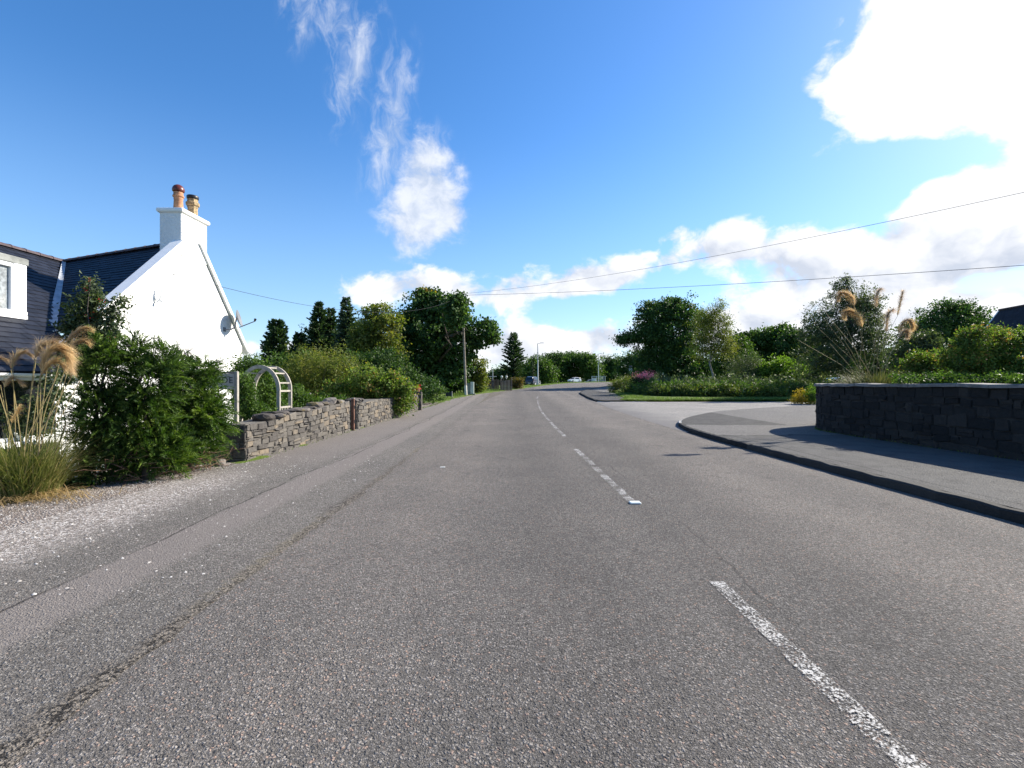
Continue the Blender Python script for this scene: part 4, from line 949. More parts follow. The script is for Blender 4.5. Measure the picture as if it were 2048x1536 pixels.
# ================================================================== STREET THINGS
def cable(name, label, a, b, sag, r):
    mb = MB(); a, b = Vector(a), Vector(b); pts = []
    for k in range(41):
        t = k / 40; p = a.lerp(b, t); p.z -= sag * 4 * t * (1 - t); pts.append(p)
    mb.tube(pts, r, 5); return tag(mb.build(name, M['cable']), label, 'cable')
PT = P(926, 588, 41)
cable('overhead_cable', 'thicker lower overhead cable running right from the telegraph pole', PT + Vector((.1, 0, -.1)), P(2330, 510, 19), .25, .012)
cable('overhead_cable', 'thin upper overhead cable rising steeply to the top right of the sky', PT + Vector((-.6, .4, .05)), P(2330, 322, 14), .55, .008)
cable('overhead_cable', 'thin cable hanging from the white gable towards the tall garden trees', (-9.62, 13.72, 4.52), PT + Vector((-.1, 0, -.15)), 1.25, .007)
tpz = h(-3.9, 41)
t = thing('telegraph_pole', (-3.86, 41, tpz), 'thin wooden telegraph pole with a pale foot in front of the sycamore', 'telegraph pole')
mb = MB(); mb.tube([P(931, 772, 41), P(927, 660, 41), P(924.5, 585, 41)], [.105, .09, .08], 10); mb.build('pole', M['pole'], t, True)
mb = MB(); mb.tube([Vector((P(932, 800, 41).x, 41, tpz - .1)), P(931, 771, 41)], [.125, .115], 10); mb.build('pole_foot', M['paleband'], t, True)
mb = MB(); mb.bevbox((PT.x, 41, PT.z - .25), (.5, .07, .09), .01); mb.build('crossarm', M['pole'], t)
for dx in (-.2, .2): mb = MB(); mb.lathe((PT.x + dx, 41, PT.z - .2), [(.02, 0), (.035, .03), (.035, .1), (.01, .12)], 8); mb.build('insulator', M['ceramic'], t)
x, y = (942 - 1024) / F * 42, 42; z = h(x, y)
t = thing('utility_cabinet', (x, y, z), 'pale green steel utility cabinet on the grass beside the telegraph pole', 'cabinet')
mb = MB(); mb.bevbox((x + .10, y, z + .56), (.30, .30, 1.05), .015); mb.build('cabinet_body', M['green_box'], t)
mb = MB(); mb.bevbox((x - .30, y + .1, z + .50), (.46, .3, .95), .015); mb.build('cabinet_body', M['darkgreen_box'], t)
mb = MB(); mb.bevbox((x - .10, y + .05, z + .03), (.95, .5, .10), .01); mb.build('plinth', M['cap'], t)
mb = MB(); mb.box((x + .10, y - .153, z + .58), (.22, .008, .9)); mb.build('door', M['green_box'], t)
x, y = (899 - 1024) / F * 36, 36; z = h(x, y)
t = thing('low_notice_board', (x, y, z), 'small dark low notice board on a pale post at the grass edge under the sycamore', 'notice board')
mb = MB(); mb.bevbox((x + .19, y, z + .24), (.06, .06, .55), .006); mb.build('post', M['timber'], t)
mb = MB(); mb.bevbox((x - .06, y, z + .30), (.42, .035, .30), .006); mb.build('board', M['black'], t)
mb = MB(); mb.bevbox((x - .26, y + .01, z + .18), (.05, .05, .40), .006); mb.build('post', M['oldwood'], t)

def picket_fence(label, p0, p1, hh, mat, gap=.17, finial=False):
    a, b = Vector(p0), Vector(p1); L = (b - a).length; n_ = int(L / gap); d_ = (b - a).normalized(); rz = math.atan2(d_.y, d_.x)
    t = thing('paling_fence', a, label, 'fence'); mb = MB()
    for k in range(n_):
        p = a + d_ * gap * (k + .5); z = h(p.x, p.y); ph = hh * random.uniform(.78, 1.10); mb.box((p.x, p.y, z + ph / 2), (.125, .022, ph), rz + random.gauss(0, .03), random.random(), .92)
    mb.build('paling_panel', mat, t); mb = MB()
    for f in (.25, .75):
        q0, q1 = a.copy(), b.copy(); q0.z = h(a.x, a.y) + hh * f; q1.z = h(b.x, b.y) + hh * f; off = Vector((-d_.y, d_.x, 0)) * .03; mb.tube([q0 + off, q1 + off], .03, 4)
    mb.build('rail', mat, t)
    for k in range(2 + int(L / 2)):
        p = a.lerp(b, k / (1 + int(L / 2))) + Vector((-d_.y, d_.x, 0)) * .08; z = h(p.x, p.y); mb = MB(); mb.bevbox((p.x, p.y, z + hh * .5), (.1, .1, hh * 1.06), .01); mb.build('post', mat, t)
    return t
c0, c1, c2 = P(972, 0, 54), P(1001, 0, 54), P(1022, 0, 50)
picket_fence('dark brown paling fence between the maple and the paler fence', (c0.x, 55.5, 0), (c1.x - .05, 54, 0), 1.15, varmat('dark_paling', [(.04, .028, .025), (.085, .062, .055), (.13, .10, .09)], .9))
picket_fence('pinkish grey weathered paling fence left of the brown bush', (c1.x, 53, 0), (c2.x, 51.5, 0), 1.25, varmat('pale_paling', [(.11, .083, .075), (.20, .155, .14), (.30, .245, .225)], .9))
for px_c in (1003.5, 1013):
    c = P(px_c, 0, 52.8); z = h(c.x, c.y) + 1.2
    mb = MB(); mb.lathe((c.x, c.y, z), [(.03, 0), (.03, .1), (.09, .14), (.13, .22), (.10, .32), (.03, .36)], 10); tag(mb.build('white_finial', M['ceramic'], None, True), 'white bulb ornament on top of the pale fence, ' + ('left' if px_c < 1008 else 'right') + ' one of the pair', 'ornament', 'white bulb ornaments on the fence')
# washing-line pole by the fence
x, y = (985.5 - 1024) / F * 56, 56; z = h(x, y); t = thing('clothes_pole', (x, y, z), 'slim grey T-shaped clothes pole rising behind the dark fence', 'clothes pole')
mb = MB(); mb.tube([(x, y, z), (x, y, z + 2.3)], .045, 8); mb.build('pole', M['galv'], t); mb = MB(); mb.tube([(x - .45, y, z + 1.45), (x + .45, y, z + 1.45)], .035, 6); mb.build('crossbar', M['galv'], t)

def street_lamp(label, base_px, top_py, Y, hd):
    x = (base_px - 1024) / F * Y; z = h(x, Y); zt = EYE + (768 - top_py) / F * Y; t = thing('street_lamp', (x, Y, z), label, 'street lamp', 'street lamps on the bend'); hh = zt - z
    mb = MB(); mb.tube([(x, Y, z - .1), (x - .02, Y, z + hh * .60)], [.11, .085], 10); mb.build('pole_base', M['galv'], t, True)
    mb = MB(); mb.tube([(x - .02, Y, z + hh * .595), (x - .05, Y, zt)], [.062, .045], 8); mb.build('pole', M['greymetal'], t, True)
    mb = MB(); mb.tube([(x - .05, Y, zt - .05), (x + .1 * hd, Y, zt + .02), (x + .35 * hd, Y, zt + .05)], .03, 6); mb.build('arm', M['greymetal'], t)
    mb = MB(); mb.loft([[(x + hd * a, Y + s_ * wd, zt + .05 + dz) for s_, dz in ((-1, 0), (1, 0), (.7, .07), (-.7, .07))] for a, wd in ((.28, .06), (.45, .13), (.75, .11), (.85, .05))]); mb.build('lamp_head', M['greymetal'], t, True)
    return t
street_lamp('nearer taller street lamp on the verge beside the dark blue car', 1076, 687, 70, 1)
street_lamp('farther street lamp by the white railing on the bend', 1197, 708, 108, 1)
x, y = (1261 - 1024) / F * 62, 62; z = h(x, y); t = thing('road_sign', (x, y, z), 'small round road sign on a grey post beyond the flower bed', 'road sign')
mb = MB(); mb.tube([(x, y, z), (x, y, z + 2.3)], .038, 8); mb.build('post', M['galv'], t)
mb = MB(); mb.lathe((x, y - .05, z + 2.0), [(.30, 0), (.30, .02)], 24, axis=(0, -1, 0)); mb.build('sign_rim', M['dishgrey'], t); mb = MB(); mb.lathe((x, y - .073, z + 2.0), [(.22, 0), (.22, .006)], 20, axis=(0, -1, 0)); mb.build('sign_face', M['white'], t)
mb = MB(); mb.bevbox((x, y - .05, z + 2.42), (.36, .03, .22), .01); mb.build('sign_plate', M['dishgrey'], t)
x, y = (1197 - 1024) / F * 112, 112; z = h(x, y); t = thing('white_railing', (x, y, z), 'white mesh railing with a white board behind the farther street lamp', 'railing')
mb = MB()
for dx in (-1.55, -.5, .55, 1.0, 1.55): mb.bevbox((x + dx, y, z + .65), (.07, .07, 1.3), .008)
for zz in (.2, 1.28): mb.box((x, y + .002, z + zz), (3.1, .05, .06))
mb.build('frame', M['white'], t); mb = MB()
for k in range(24): mb.box((x - 1.5 + .13 * k, y + .01, z + .75), (.02, .02, 1.0))
mb.build('bars', M['galv'], t); mb = MB(); mb.bevbox((x - 1.0, y + .06, z + .55), (.9, .03, .55), .01); mb.build('board', M['white'], t)

# ---- cars
def car(name, label, loc, yaw, paint, kind='hatch', s=1.0):
    t = thing(name, (0, 0, 0), label, 'car')
    # side outline, nose at -x
    out = [(-1.95, .32), (-1.98, .55), (-1.90, .72), (-1.0, .93), (-.95, .95), (-.35, 1.36), (.1, 1.46), (.9, 1.45), (1.55, 1.28), (1.85, .95), (1.93, .72), (1.92, .34), (1.5, .22), (-1.5, .22)]
    if kind == 'tall': out = [(-1.95, .32), (-1.98, .65), (-1.9, .86), (-1.15, 1.0), (-1.1, 1.02), (-.6, 1.52), (-.2, 1.64), (1.2, 1.64), (1.72, 1.54), (1.9, 1.06), (1.95, .8), (1.95, .36), (1.5, .24), (-1.5, .24)]
    def wd(z): return .84 if z < .95 else .84 - .24 * (z - .95) / .55
    def we(x, z): return wd(z) * (1 - .12 * max(0, abs(x) - 1.45) / .5)
    mb = MB(); mb.loft([[(x, -we(x, z), z) for x, z in out], [(x, we(x, z), z) for x, z in out]])
    mb.build('body', paint, t, True, bev=.05)
    g = MB(); top = out[3:10]; wn_ = [(top[1][0] + .12, .97), (top[2][0] + .06, top[2][1] - .05), (top[3][0] + .05, top[3][1] - .09), (top[4][0], top[4][1] - .09), (top[5][0] - .08, top[5][1] - .06), (top[6][0] - .2, 1.0)]
    for sg in (-1, 1): g.loft([[(x, sg * (we(x, z) + .006), z) for x, z in wn_], [(x, sg * (we(x, z) - .02), z) for x, z in wn_]])
    g.build('side_window', M['glass'], t)
    for nm, (a, b) in (('windscreen', (top[1], top[2])), ('rear_window', (top[6], top[5]))):
        g = MB(); a, b = np.array(a), np.array(b); p, q = a + (b - a) * .1, a + (b - a) * .9; nv = np.array([-(b - a)[1], (b - a)[0]]); nv /= np.linalg.norm(nv); nv *= (1 if nv[1] > 0 else -1)
        g.loft([[(u[0] + nv[0] * e, sg * (we(*u) - .07), u[1] + nv[1] * e) for u, sg in ((p, -1), (p, 1), (q, 1), (q, -1))] for e in (-.02, .008)]); g.build(nm, M['glass'], t)
    for x in (-1.22, 1.25):
        for sg in (-1, 1):
            m_ = MB(); m_.lathe((x, sg * .70, .31), [(.2, -.01), (.31, 0), (.31, .16), (.2, .17)], 20, axis=(0, sg, 0)); w_ = m_.build('wheel', M['rubber'], t, True)
            m_ = MB(); m_.lathe((x, sg * .862, .31), [(.20, 0), (.19, .014), (.05, .02)], 12, axis=(0, sg, 0)); m_.build('rim', M['galv'], w_, True)
    for sg in (-1, 1):
        m_ = MB(); m_.bevbox((-1.87, sg * .62, .66), (.16, .30, .12), .03); m_.build('headlight', M['ceramic'], t)
        m_ = MB(); m_.bevbox((1.88, sg * .66, .86), (.10, .16, .22), .02); m_.build('tail_light', M['cowl'], t)
        m_ = MB(); m_.bevbox((-.72, sg * .94, 1.0), (.12, .16, .11), .03); m_.build('wing_mirror', paint, t)
    for x in (-1.99, 1.945): m_ = MB(); m_.box((x, 0, .48), (.02, .50, .11)); m_.build('number_plate', M['white'], t)
    t.location = loc; t.rotation_euler = (0, 0, yaw); t.scale = (s, s, s); return t
def cp(nm, c): return pm(nm, c, .25, .1, .04, 3, spec=.6)
def car_at(px, Y, dz=0.0): x = (px - 1024) / F * Y; return (x, Y, h(x, Y) + dz)
car('parked_car', 'dark blue car parked on the verge behind the nearer street lamp', car_at(1066, 86), R(-112), cp('dark_blue_paint', (.022, .03, .06)), 'tall')
car('parked_car', 'small white hatchback on the far bend below the dark trees', car_at(1149, 140), R(33), cp('white_paint_car', (.78, .79, .80)))
car('parked_car', 'silver car half hidden by the verge right of the white hatchback', car_at(1178, 140, -.75), R(10), cp('silver_paint', (.5, .52, .53)))
car('parked_car', 'pale blue car mostly hidden behind the right end wall and flower bed', car_at(1668, 46, -.02), R(8), cp('pale_blue_paint', (.36, .47, .58)))

# far roof on the right
A_, R_ = np.array((41.8, 42.0, 7.72)), np.array((39.4, 27.5, 7.72)); dl, dr = np.array((-4.1, -.1, -5.1)), np.array((4.1, .1, -5.1)); E_, B_ = A_ + dl, R_ + dl
t = thing('slate_roofed_house', (39.5, 35, h(39.5, 35)), 'dark slate roofed house at the right edge beyond the garden shrubs', 'house')
mb = MB(); slates(mb, bil(E_, B_, R_, A_), 46, 22, .004); slates(mb, bil(B_ + dr - dl, E_ + dr - dl, A_, R_), 30, 12)
rf2 = mb.build('roof', varmat('dark_purple_slate', [(.018, .017, .023), (.024, .023, .031), (.031, .03, .04)], .9, .001, 14), t)
mb = MB(); dn = np.array((0, 0, .05)); mb.add([E_ - dn, B_ - dn, R_ - dn, A_ - dn, B_ + dr - dl - dn, E_ + dr - dl - dn], [(0, 1, 2, 3), (3, 2, 4, 5)]); mb.build('roof_board', M['black'], rf2)
mb = MB(); mb.tube([Vector(A_) + Vector((0, .05, .03)), Vector(R_) + Vector((0, 0, .03))], .09, 8); mb.build('ridge', M['ridge'], rf2, True)
mb = MB(); mb.tube([Vector(A_) + Vector((0, .04, -.03)), Vector(E_) + Vector((0, .04, -.03))], .07, 4); mb.build('bargeboard', M['white'], rf2)
mb = MB(); g0 = h(39.5, 38) - .3
mb.loft([[(c[0] + dx, c[1] + sg * .25, zz) for dx, zz in ((-3.6, g0), (-3.6, E_[2] + .3), (0, c[2] - .45), (3.6, E_[2] + .3), (3.6, g0))] for c, sg in ((A_, -1), (R_, 1))]); mb.build('wall', M['white_wall'], t)

# ================================================================== PLANTS, LEFT
def cypress(name, label, lobes, Y, base_px, nf, fl, mat='cypress', group=None, fill_=.55, twigs=60, trunk_n=4):
    lb = lobes_px(lobes, Y, .85); x = (base_px - 1024) / F * Y; t = thing(name, (x, Y, h(x, Y)), label, 'conifer', group); mb = MB()
    for k in range(trunk_n):
        c, r = lb[k % len(lb)]; mb.tube(limb_pts((x + random.gauss(0, .12), Y + random.gauss(0, .1), h(x, Y) - .1), Vector(c) + Vector((0, 0, r[2] * .6)), 6, .06), [.05, .04, .032, .026, .02, .014, .006], 6)
    mb.build('trunk', M['bark'], t, True); mb = MB()
    for k in range(twigs):
        a_ = random.uniform(0, 2 * math.pi); L = random.uniform(.25, .8); b = Vector((x + random.gauss(0, .22), Y + random.gauss(0, .15), h(x, Y) + random.uniform(0, .35)))
        mb.tube(limb_pts(b, b + Vector((math.cos(a_) * L, math.sin(a_) * L, random.uniform(-.02, .25))), 4, .16), [.007, .006, .0045, .003, .0015], 4)
    mb.build('dead_twigs', M['twig'], t)
    cc, cd = clumps(lb, nf, fill_); K = 13
    m_ = unit(cd * np.array((.75, .75, .55)) + np.array((.05, 0, .35)) + rdir(nf) * .45); sd_ = perp(m_, .3); L = fl * (.6 + .7 * rng.rand(nf))
    Ps, Ds, Ss, Ls = [], [], [], []
    for j in range(K):
        u = j / K; pos = cc + m_ * (L * u)[:, None] + np.array((0, 0, -1.0)) * (L * .35 * u * u)[:, None]
        for sg in (-1, 1):
            dv = unit(m_ * .8 + sd_ * sg * (.75 - .3 * u) + rdir(nf) * .18 - np.array((0, 0, .25 * u))); Ps.append(pos); Ds.append(dv); Ss.append(perp(dv, .5)); Ls.append(L * .30 * (1 - .55 * u))
    p, d, s_, l = np.concatenate(Ps), np.concatenate(Ds), np.concatenate(Ss), np.concatenate(Ls)
    V, Q = leaf_quads(p, d, s_, l, l * .19, .05); var = np.clip(np.tile(.42 + .24 * rng.normal(size=nf), 2 * K) + np.repeat(np.arange(K) / K * .28 - .08, 2 * nf) + .12 * rng.normal(size=len(p)), 0, 1)
    np_mesh('crown', V, Q, M[mat], t, var); return t
cypress('cypress_bush', 'dark slim conifer bush beside the white corner post, leftmost of three', [(203, 755, 26, 60), (205, 830, 38, 50), (190, 880, 26, 34), (218, 705, 14, 22), (192, 700, 9, 20), (170, 830, 14, 14), (205, 925, 34, 30)], 6.9, 205, 860, .27, 'cypress', 'cypress bushes before the gable', twigs=55)
cypress('cypress_bush', 'bright green feathery conifer bush in the middle of three before the gable', [(298, 775, 42, 58), (278, 855, 58, 56), (312, 890, 46, 36), (275, 715, 17, 30), (325, 725, 16, 34), (345, 722, 8, 26), (250, 810, 20, 26), (280, 918, 52, 32), (335, 905, 30, 30)], 7.2, 285, 1750, .29, 'cypress', 'cypress bushes before the gable', twigs=55)
cypress('cypress_bush', 'broad rounded conifer bush beside the name board, rightmost of three', [(378, 785, 46, 46), (392, 835, 48, 50), (360, 870, 44, 40), (350, 742, 20, 24), (402, 748, 20, 24), (422, 830, 20, 36), (390, 895, 40, 22)], 7.9, 380, 1550, .28, 'cypress', 'cypress bushes before the gable', twigs=75)
# bare twigs above the rightmost conifer
x, y = (372 - 1024) / F * 8.3, 8.3; t = thing('bare_sapling', (x, y, h(x, y)), 'bare twiggy grey sapling top showing against the white gable', 'sapling'); mb = MB()
st = limb_pts((x, y, h(x, y)), P(366, 715, 8.3), 6, .03); mb.tube(st, [.014, .012, .011, .01, .009, .008, .007], 5); mb.build('stem', M['oldwood'], t); mb = MB()
for k in range(16):
    e_ = P(372 + random.uniform(-20, 26), 690 + random.uniform(-16, 14), 8.3 + random.uniform(-.1, .1)); q = limb_pts(st[-1], e_, 4, .22); mb.tube(q, [.006, .005, .004, .003, .0015], 4)
    for _ in range(2): mb.tube(limb_pts(q[2], q[2] + Vector(rdir(1)[0] * .12), 3, .2), [.003, .003, .002, .001], 4)
mb.build('twigs', M['oldwood'], t)
shrub('rowan', 'tall straggly shrub with red berries against the cottage roof valley', [(180, 600, 20, 40), (165, 650, 34, 50), (195, 690, 50, 50), (225, 640, 18, 40), (150, 720, 35, 40), (240, 610, 10, 22), (185, 565, 10, 20)], 9.7, 165, 'leaf_grey', 210, 34, .13, .085, None, .42, .8, .5, cat='shrub', stems=9)
lbx = lobes_px([(180, 600, 16, 40), (200, 660, 30, 60)], 9.6, .5); rw = bpy.data.objects['rowan']
mb = MB()
for k in range(26):
    c, r = lbx[k % 2]; p = c + rdir(1)[0] * r
    for _ in range(5): q = p + rng.normal(size=3) * .02; mb.lathe(q, [(.001, -.008), (.008, 0), (.001, .008)], 5)
mb.build('berries', M['redflower'], rw)['kind'] = 'stuff'
shrub('low_weed', 'low dark leafy weeds at the foot of the white corner post', [(135, 970, 34, 26), (165, 985, 30, 16)], 6.6, 140, 'leaf_dark', 60, 30, .07, .05, stems=4, cat='plant')
# climbing leaves on the window side
shrub('climbing_rose', 'thin dark climber in front of the cottage window', [(85, 800, 26, 40), (120, 760, 18, 50), (60, 840, 40, 26)], 8.6, 105, 'leaf_grey', 70, 22, .12, .07, base_z=-.6, stems=5, cat='climber')

def pampas(name, label, base, r, nb, blade_l, stems, plumes, grp, bmat='pampasblade', spread=.5):
    """stems: list of tops; plumes: (start point, list of curve points, fluff)"""
    t = thing(name, base, label, 'pampas grass', grp); base = np.array(base); n_ = nb
    a_ = rng.rand(n_) * 2 * math.pi; rr = r * np.sqrt(rng.rand(n_)); p = base + np.stack([rr * np.cos(a_), rr * np.sin(a_), np.zeros(n_)], 1)
    tilt = .06 + spread * rng.rand(n_) ** 1.3; a2 = a_ + rng.normal(size=n_) * .5; d0 = unit(np.stack([np.cos(a2) * tilt, np.sin(a2) * tilt, np.ones(n_)], 1))
    V, Q = blades(p, d0, blade_l * (.45 + .75 * rng.rand(n_)), .007 + .006 * rng.rand(n_), .25 + 1.3 * rng.rand(n_)); np_mesh('tussock', V, Q, M[bmat], t, np.repeat(np.clip(rng.rand(n_) ** 1.4, 0, 1), 4))
    for k_, tp_ in enumerate(stems):
        tp_ = Vector(tp_) + (Vector((0, random.uniform(-.5, .5), 0)) if k_ >= len(plumes) else Vector()); b = Vector(base) + Vector((random.gauss(0, r * .35), random.gauss(0, r * .35), .02)); mid = b.lerp(tp_, .5) + Vector((0, 0, .04)) + (Vector((b.x, b.y, 0)) - Vector((tp_.x, tp_.y, 0))) * .06
        mb = MB(); mb.tube([b, b.lerp(mid, .5), mid, mid.lerp(tp_, .5), tp_], [.0058, .0054, .005, .0045, .0035], 5); mb.build('stem', M['pampasstem'], t)
    for pts, fl, nh in plumes:
        c = cr([tuple(q) for q in pts], 8); k = len(c); u = rng.rand(nh); idx = (u * (k - 1)).astype(int); f = u * (k - 1) - idx; pos = c[idx] * (1 - f)[:, None] + c[np.minimum(idx + 1, k - 1)] * f[:, None]
        tg = unit(np.gradient(c, axis=0))[idx]; d0 = unit(tg * .9 + rdir(nh) * .42 + np.array((0, 0, -.12))); L = fl * (.5 + .7 * rng.rand(nh)) * (.45 + .75 * np.sin(np.pi * np.clip(u * .85 + .12, 0, 1)))
        V, Q = blades(pos, d0, L, np.full(nh, .0042), .7 + 1.0 * rng.rand(nh), 4); pl = np_mesh('plume', V, Q, M['plume'], t, np.repeat(rng.rand(nh), 4))
        mb = MB(); mb.tube([Vector(q) for q in c[::4]], .004, 4); mb.build('rachis', M['pampasstem'], pl)
    return t
def PP(l, Y): return [P(a_, b_, Y + (i_ * .03)) for i_, (a_, b_) in enumerate(l)]
Yp = 6.15
plm = [(PP([(70, 716), (82, 695), (100, 687), (128, 694), (142, 716)], Yp), .22, 1500), (PP([(82, 742), (92, 715), (108, 700), (130, 706), (144, 738)], Yp - .05), .22, 1500), (PP([(80, 752), (96, 732), (112, 724), (128, 732)], Yp - .1), .18, 1000),
       (PP([(22, 738), (30, 718), (44, 706), (62, 708)], Yp), .15, 700), (PP([(132, 684), (148, 668), (164, 658), (180, 656)], Yp + .3), .14, 700), (PP([(143, 702), (148, 690), (160, 682), (171, 684)], Yp + .3), .15, 600),
       (PP([(8, 776), (16, 762), (28, 757), (44, 766)], Yp - .2), .13, 600), (PP([(-20, 728), (-6, 717), (10, 719)], Yp), .12, 400), (PP([(22, 848), (32, 828), (40, 812)], Yp - .2), .09, 300)]
stm = [p_[0][0] for p_ in plm] + [P(88, 712, Yp), P(104, 745, Yp), P(75, 720, Yp), P(60, 730, Yp + .1), P(100, 752, Yp), P(122, 754, Yp), P(-10, 770, Yp), P(30, 770, Yp - .1), P(120, 790, Yp), P(12, 700, Yp)]
pampas('pampas_grass', 'tall pampas grass with drooping tan plumes at the left edge before the cottage', (P(50, 0, 6.1).x, 6.1, h(P(50, 0, 6.1).x, 6.1)), .30, 2800, .86, stm, plm, 'pampas grasses')
n_ = 700; b_ = np.array((P(50, 0, 6.0).x, 5.95, 0.0)) + rng.normal(size=(n_, 3)) * (.42, .16, 0); b_[:, 2] = H(b_[:, 0], b_[:, 1]) + .02; a_ = rng.rand(n_) * 6.283
d0 = unit(np.stack([np.cos(a_), np.sin(a_), .45 + .6 * rng.rand(n_)], 1)); V, Q = blades(b_, d0, .18 + .25 * rng.rand(n_), np.full(n_, .006), 1.2 + rng.rand(n_))
M['straw'] = leafmat('dry_straw', [(.20, .14, .07), (.36, .26, .15)], .2); np_mesh('dead_thatch', V, Q, M['straw'], bpy.data.objects['pampas_grass'], np.repeat(rng.rand(n_), 4))

# garden behind the stone wall
shrub('garden_shrub', 'dark leafy shrub filling the garden arch behind the stone wall', [(520, 785, 46, 48), (505, 750, 30, 34), (545, 805, 36, 36), (492, 770, 24, 54), (505, 825, 40, 30)], 14.6, 515, 'leaf_mid', 420, 42, .19, .08, None, .5, base_z=-.15)
shrub('garden_shrub', 'small leafy shrub covering the left foot of the garden arch', [(492, 800, 16, 34), (512, 822, 26, 14), (485, 770, 10, 24)], 11.9, 500, 'leaf_mid', 150, 34, .13, .06, None, .5, base_z=-.15)
shrub('broom_bush', 'light green upright feathery bush right of the garden arch', [(640, 740, 62, 42), (600, 760, 40, 40), (685, 760, 40, 45), (640, 780, 60, 35)], 21, 645, 'leaf_pale', 520, 40, .2, .13, None, .22, flat=1.7)
shrub('viburnum', 'dark green shrub with rusty flower heads between broom and sycamore', [(745, 765, 52, 30), (785, 775, 38, 26), (715, 790, 40, 34), (680, 795, 45, 28), (790, 800, 32, 26)], 19.5, 745, 'leaf_rose', 520, 40, .2, .10, None, .55)
shrub('wall_shrub', 'grey-green shrub spilling over the far length of stone wall', [(764, 796, 30, 15), (796, 793, 20, 14), (744, 800, 16, 12), (812, 796, 12, 11), (772, 804, 26, 8)], 20.2, 768, 'leaf_grey', 340, 40, .13, .07, None, .4, deep=.8)
shrub('bed_plants', 'low leafy garden plants between the arch and the stone wall', [(620, 815, 46, 20), (672, 812, 34, 18), (598, 800, 24, 24)], 15.6, 640, 'leaf_mid', 220, 34, .14, .07, cat='plant')
shrub('garden_shrub', 'dense dark shrub low behind the broom bush near the small conifer', [(570, 745, 40, 32), (620, 735, 40, 30), (545, 760, 34, 30), (585, 775, 36, 30)], 26, 580, 'leaf_mid', 340, 34, .26, .13)
shrub('garden_shrub', 'tall leafy bush in the shade left of the sycamore trunk', [(760, 735, 44, 36), (715, 740, 34, 36), (800, 770, 40, 36), (840, 780, 46, 26)], 29, 765, 'leaf_dark', 420, 36, .3, .14)
conifer('cypress_tree', 'small dark layered cypress tree at the left behind the gable corner', 554, 40, None, 642, 40, 'needle', 24, 11, .18, .5, .45, wid=.42, gap=.16)
conifer('cypress_tree', 'short dark conifer between the cypress and the twin pines', 600, 42, None, 668, 32, 'needle', 18, 11, .15, .5, .45, wid=.42, gap=.16)
conifer('pine_tree', 'taller dark pine tree left of the blue spruce', 638, 44, None, 607, 40, 'needle', 26, 9, .02, .6, .5, None, .35, .04, .4, .4)
conifer('pine_tree', 'thin dark pine tree squeezed against the blue spruce', 662, 45, None, 618, 30, 'needle', 24, 9, .02, .6, .45, None, .35, .04, .4, .4)
conifer('spruce_tree', 'blue-grey pointed spruce tree behind the garden', 693, 43, None, 595, 52, 'needle_blue', 34, 11, .10, .85, .42, None, .1, .03, .4, .32)
tree('background_tree', 'low ragged dark tree filling in behind the twin pines and blue spruce', 'tree', [(612, 700, 30, 24), (655, 690, 44, 40), (705, 680, 40, 44), (735, 705, 34, 34), (590, 715, 26, 18)], 49, 660, 'needle', 420, 40, .5, .26, .16, aspect=.35, fill_=.7)
tree('garden_tree', 'pale yellowish green loose tree left of the big sycamore', 'tree', [(752, 660, 34, 46), (775, 640, 28, 28), (735, 700, 34, 48), (770, 715, 40, 50), (748, 625, 20, 16), (720, 680, 16, 24)], 39, 760, 'leaf_pale', 330, 42, .5, .20, .12, fill_=.7)
sy = tree('sycamore', 'big dark dense sycamore with a yellow tip behind the telegraph pole', 'tree',
          [(860, 660, 68, 74), (880, 622, 50, 40), (905, 700, 44, 80), (840, 720, 60, 64), (818, 650, 28, 30), (862, 604, 26, 18), (914, 622, 24, 30, -6), (918, 655, 14, 16, -6), (960, 668, 36, 27), (985, 672, 14, 14), (878, 758, 50, 30), (828, 765, 38, 32), (838, 788, 24, 12)], 45, 875, 'leaf_syc', 1000, 50, .50, .245, .36, aspect=.8, fill_=.55, n_limb=14, top=P(880, 640, 45))
crown('yellow_crown_tip', lobes_px([(850, 587, 16, 9)], 44.6), M['leaf_yellow'], sy, 18, 36, .32, .2)['kind'] = 'stuff'
tree('maple', 'small yellow-green maple right of the telegraph pole', 'tree', [(955, 735, 16, 26), (945, 765, 18, 22), (962, 762, 14, 24)], 46, 955, 'leaf_pale', 130, 36, .34, .17, .09)
shrub('brown_bush', 'rounded brownish bush at the end of the pale fence', [(1033, 764, 13, 9), (1027, 768, 9, 7), (1040, 770, 7, 6)], 57, 1033, 'leaf_brown', 90, 34, .26, .13)
conifer('spruce_tree', 'lone open spruce tree with upswept branches beside the road bend', 1027, 78, None, 667, 37, 'needle', 24, 7, -.05, .8, .7, None, .32, .08, .26, .3)
conifer('spruce_tree', 'tiny dark spruce tip between the lone spruce and the lamp', 1066, 96, None, 715, 9, 'needle', 14, 6, .1, .9, .55)
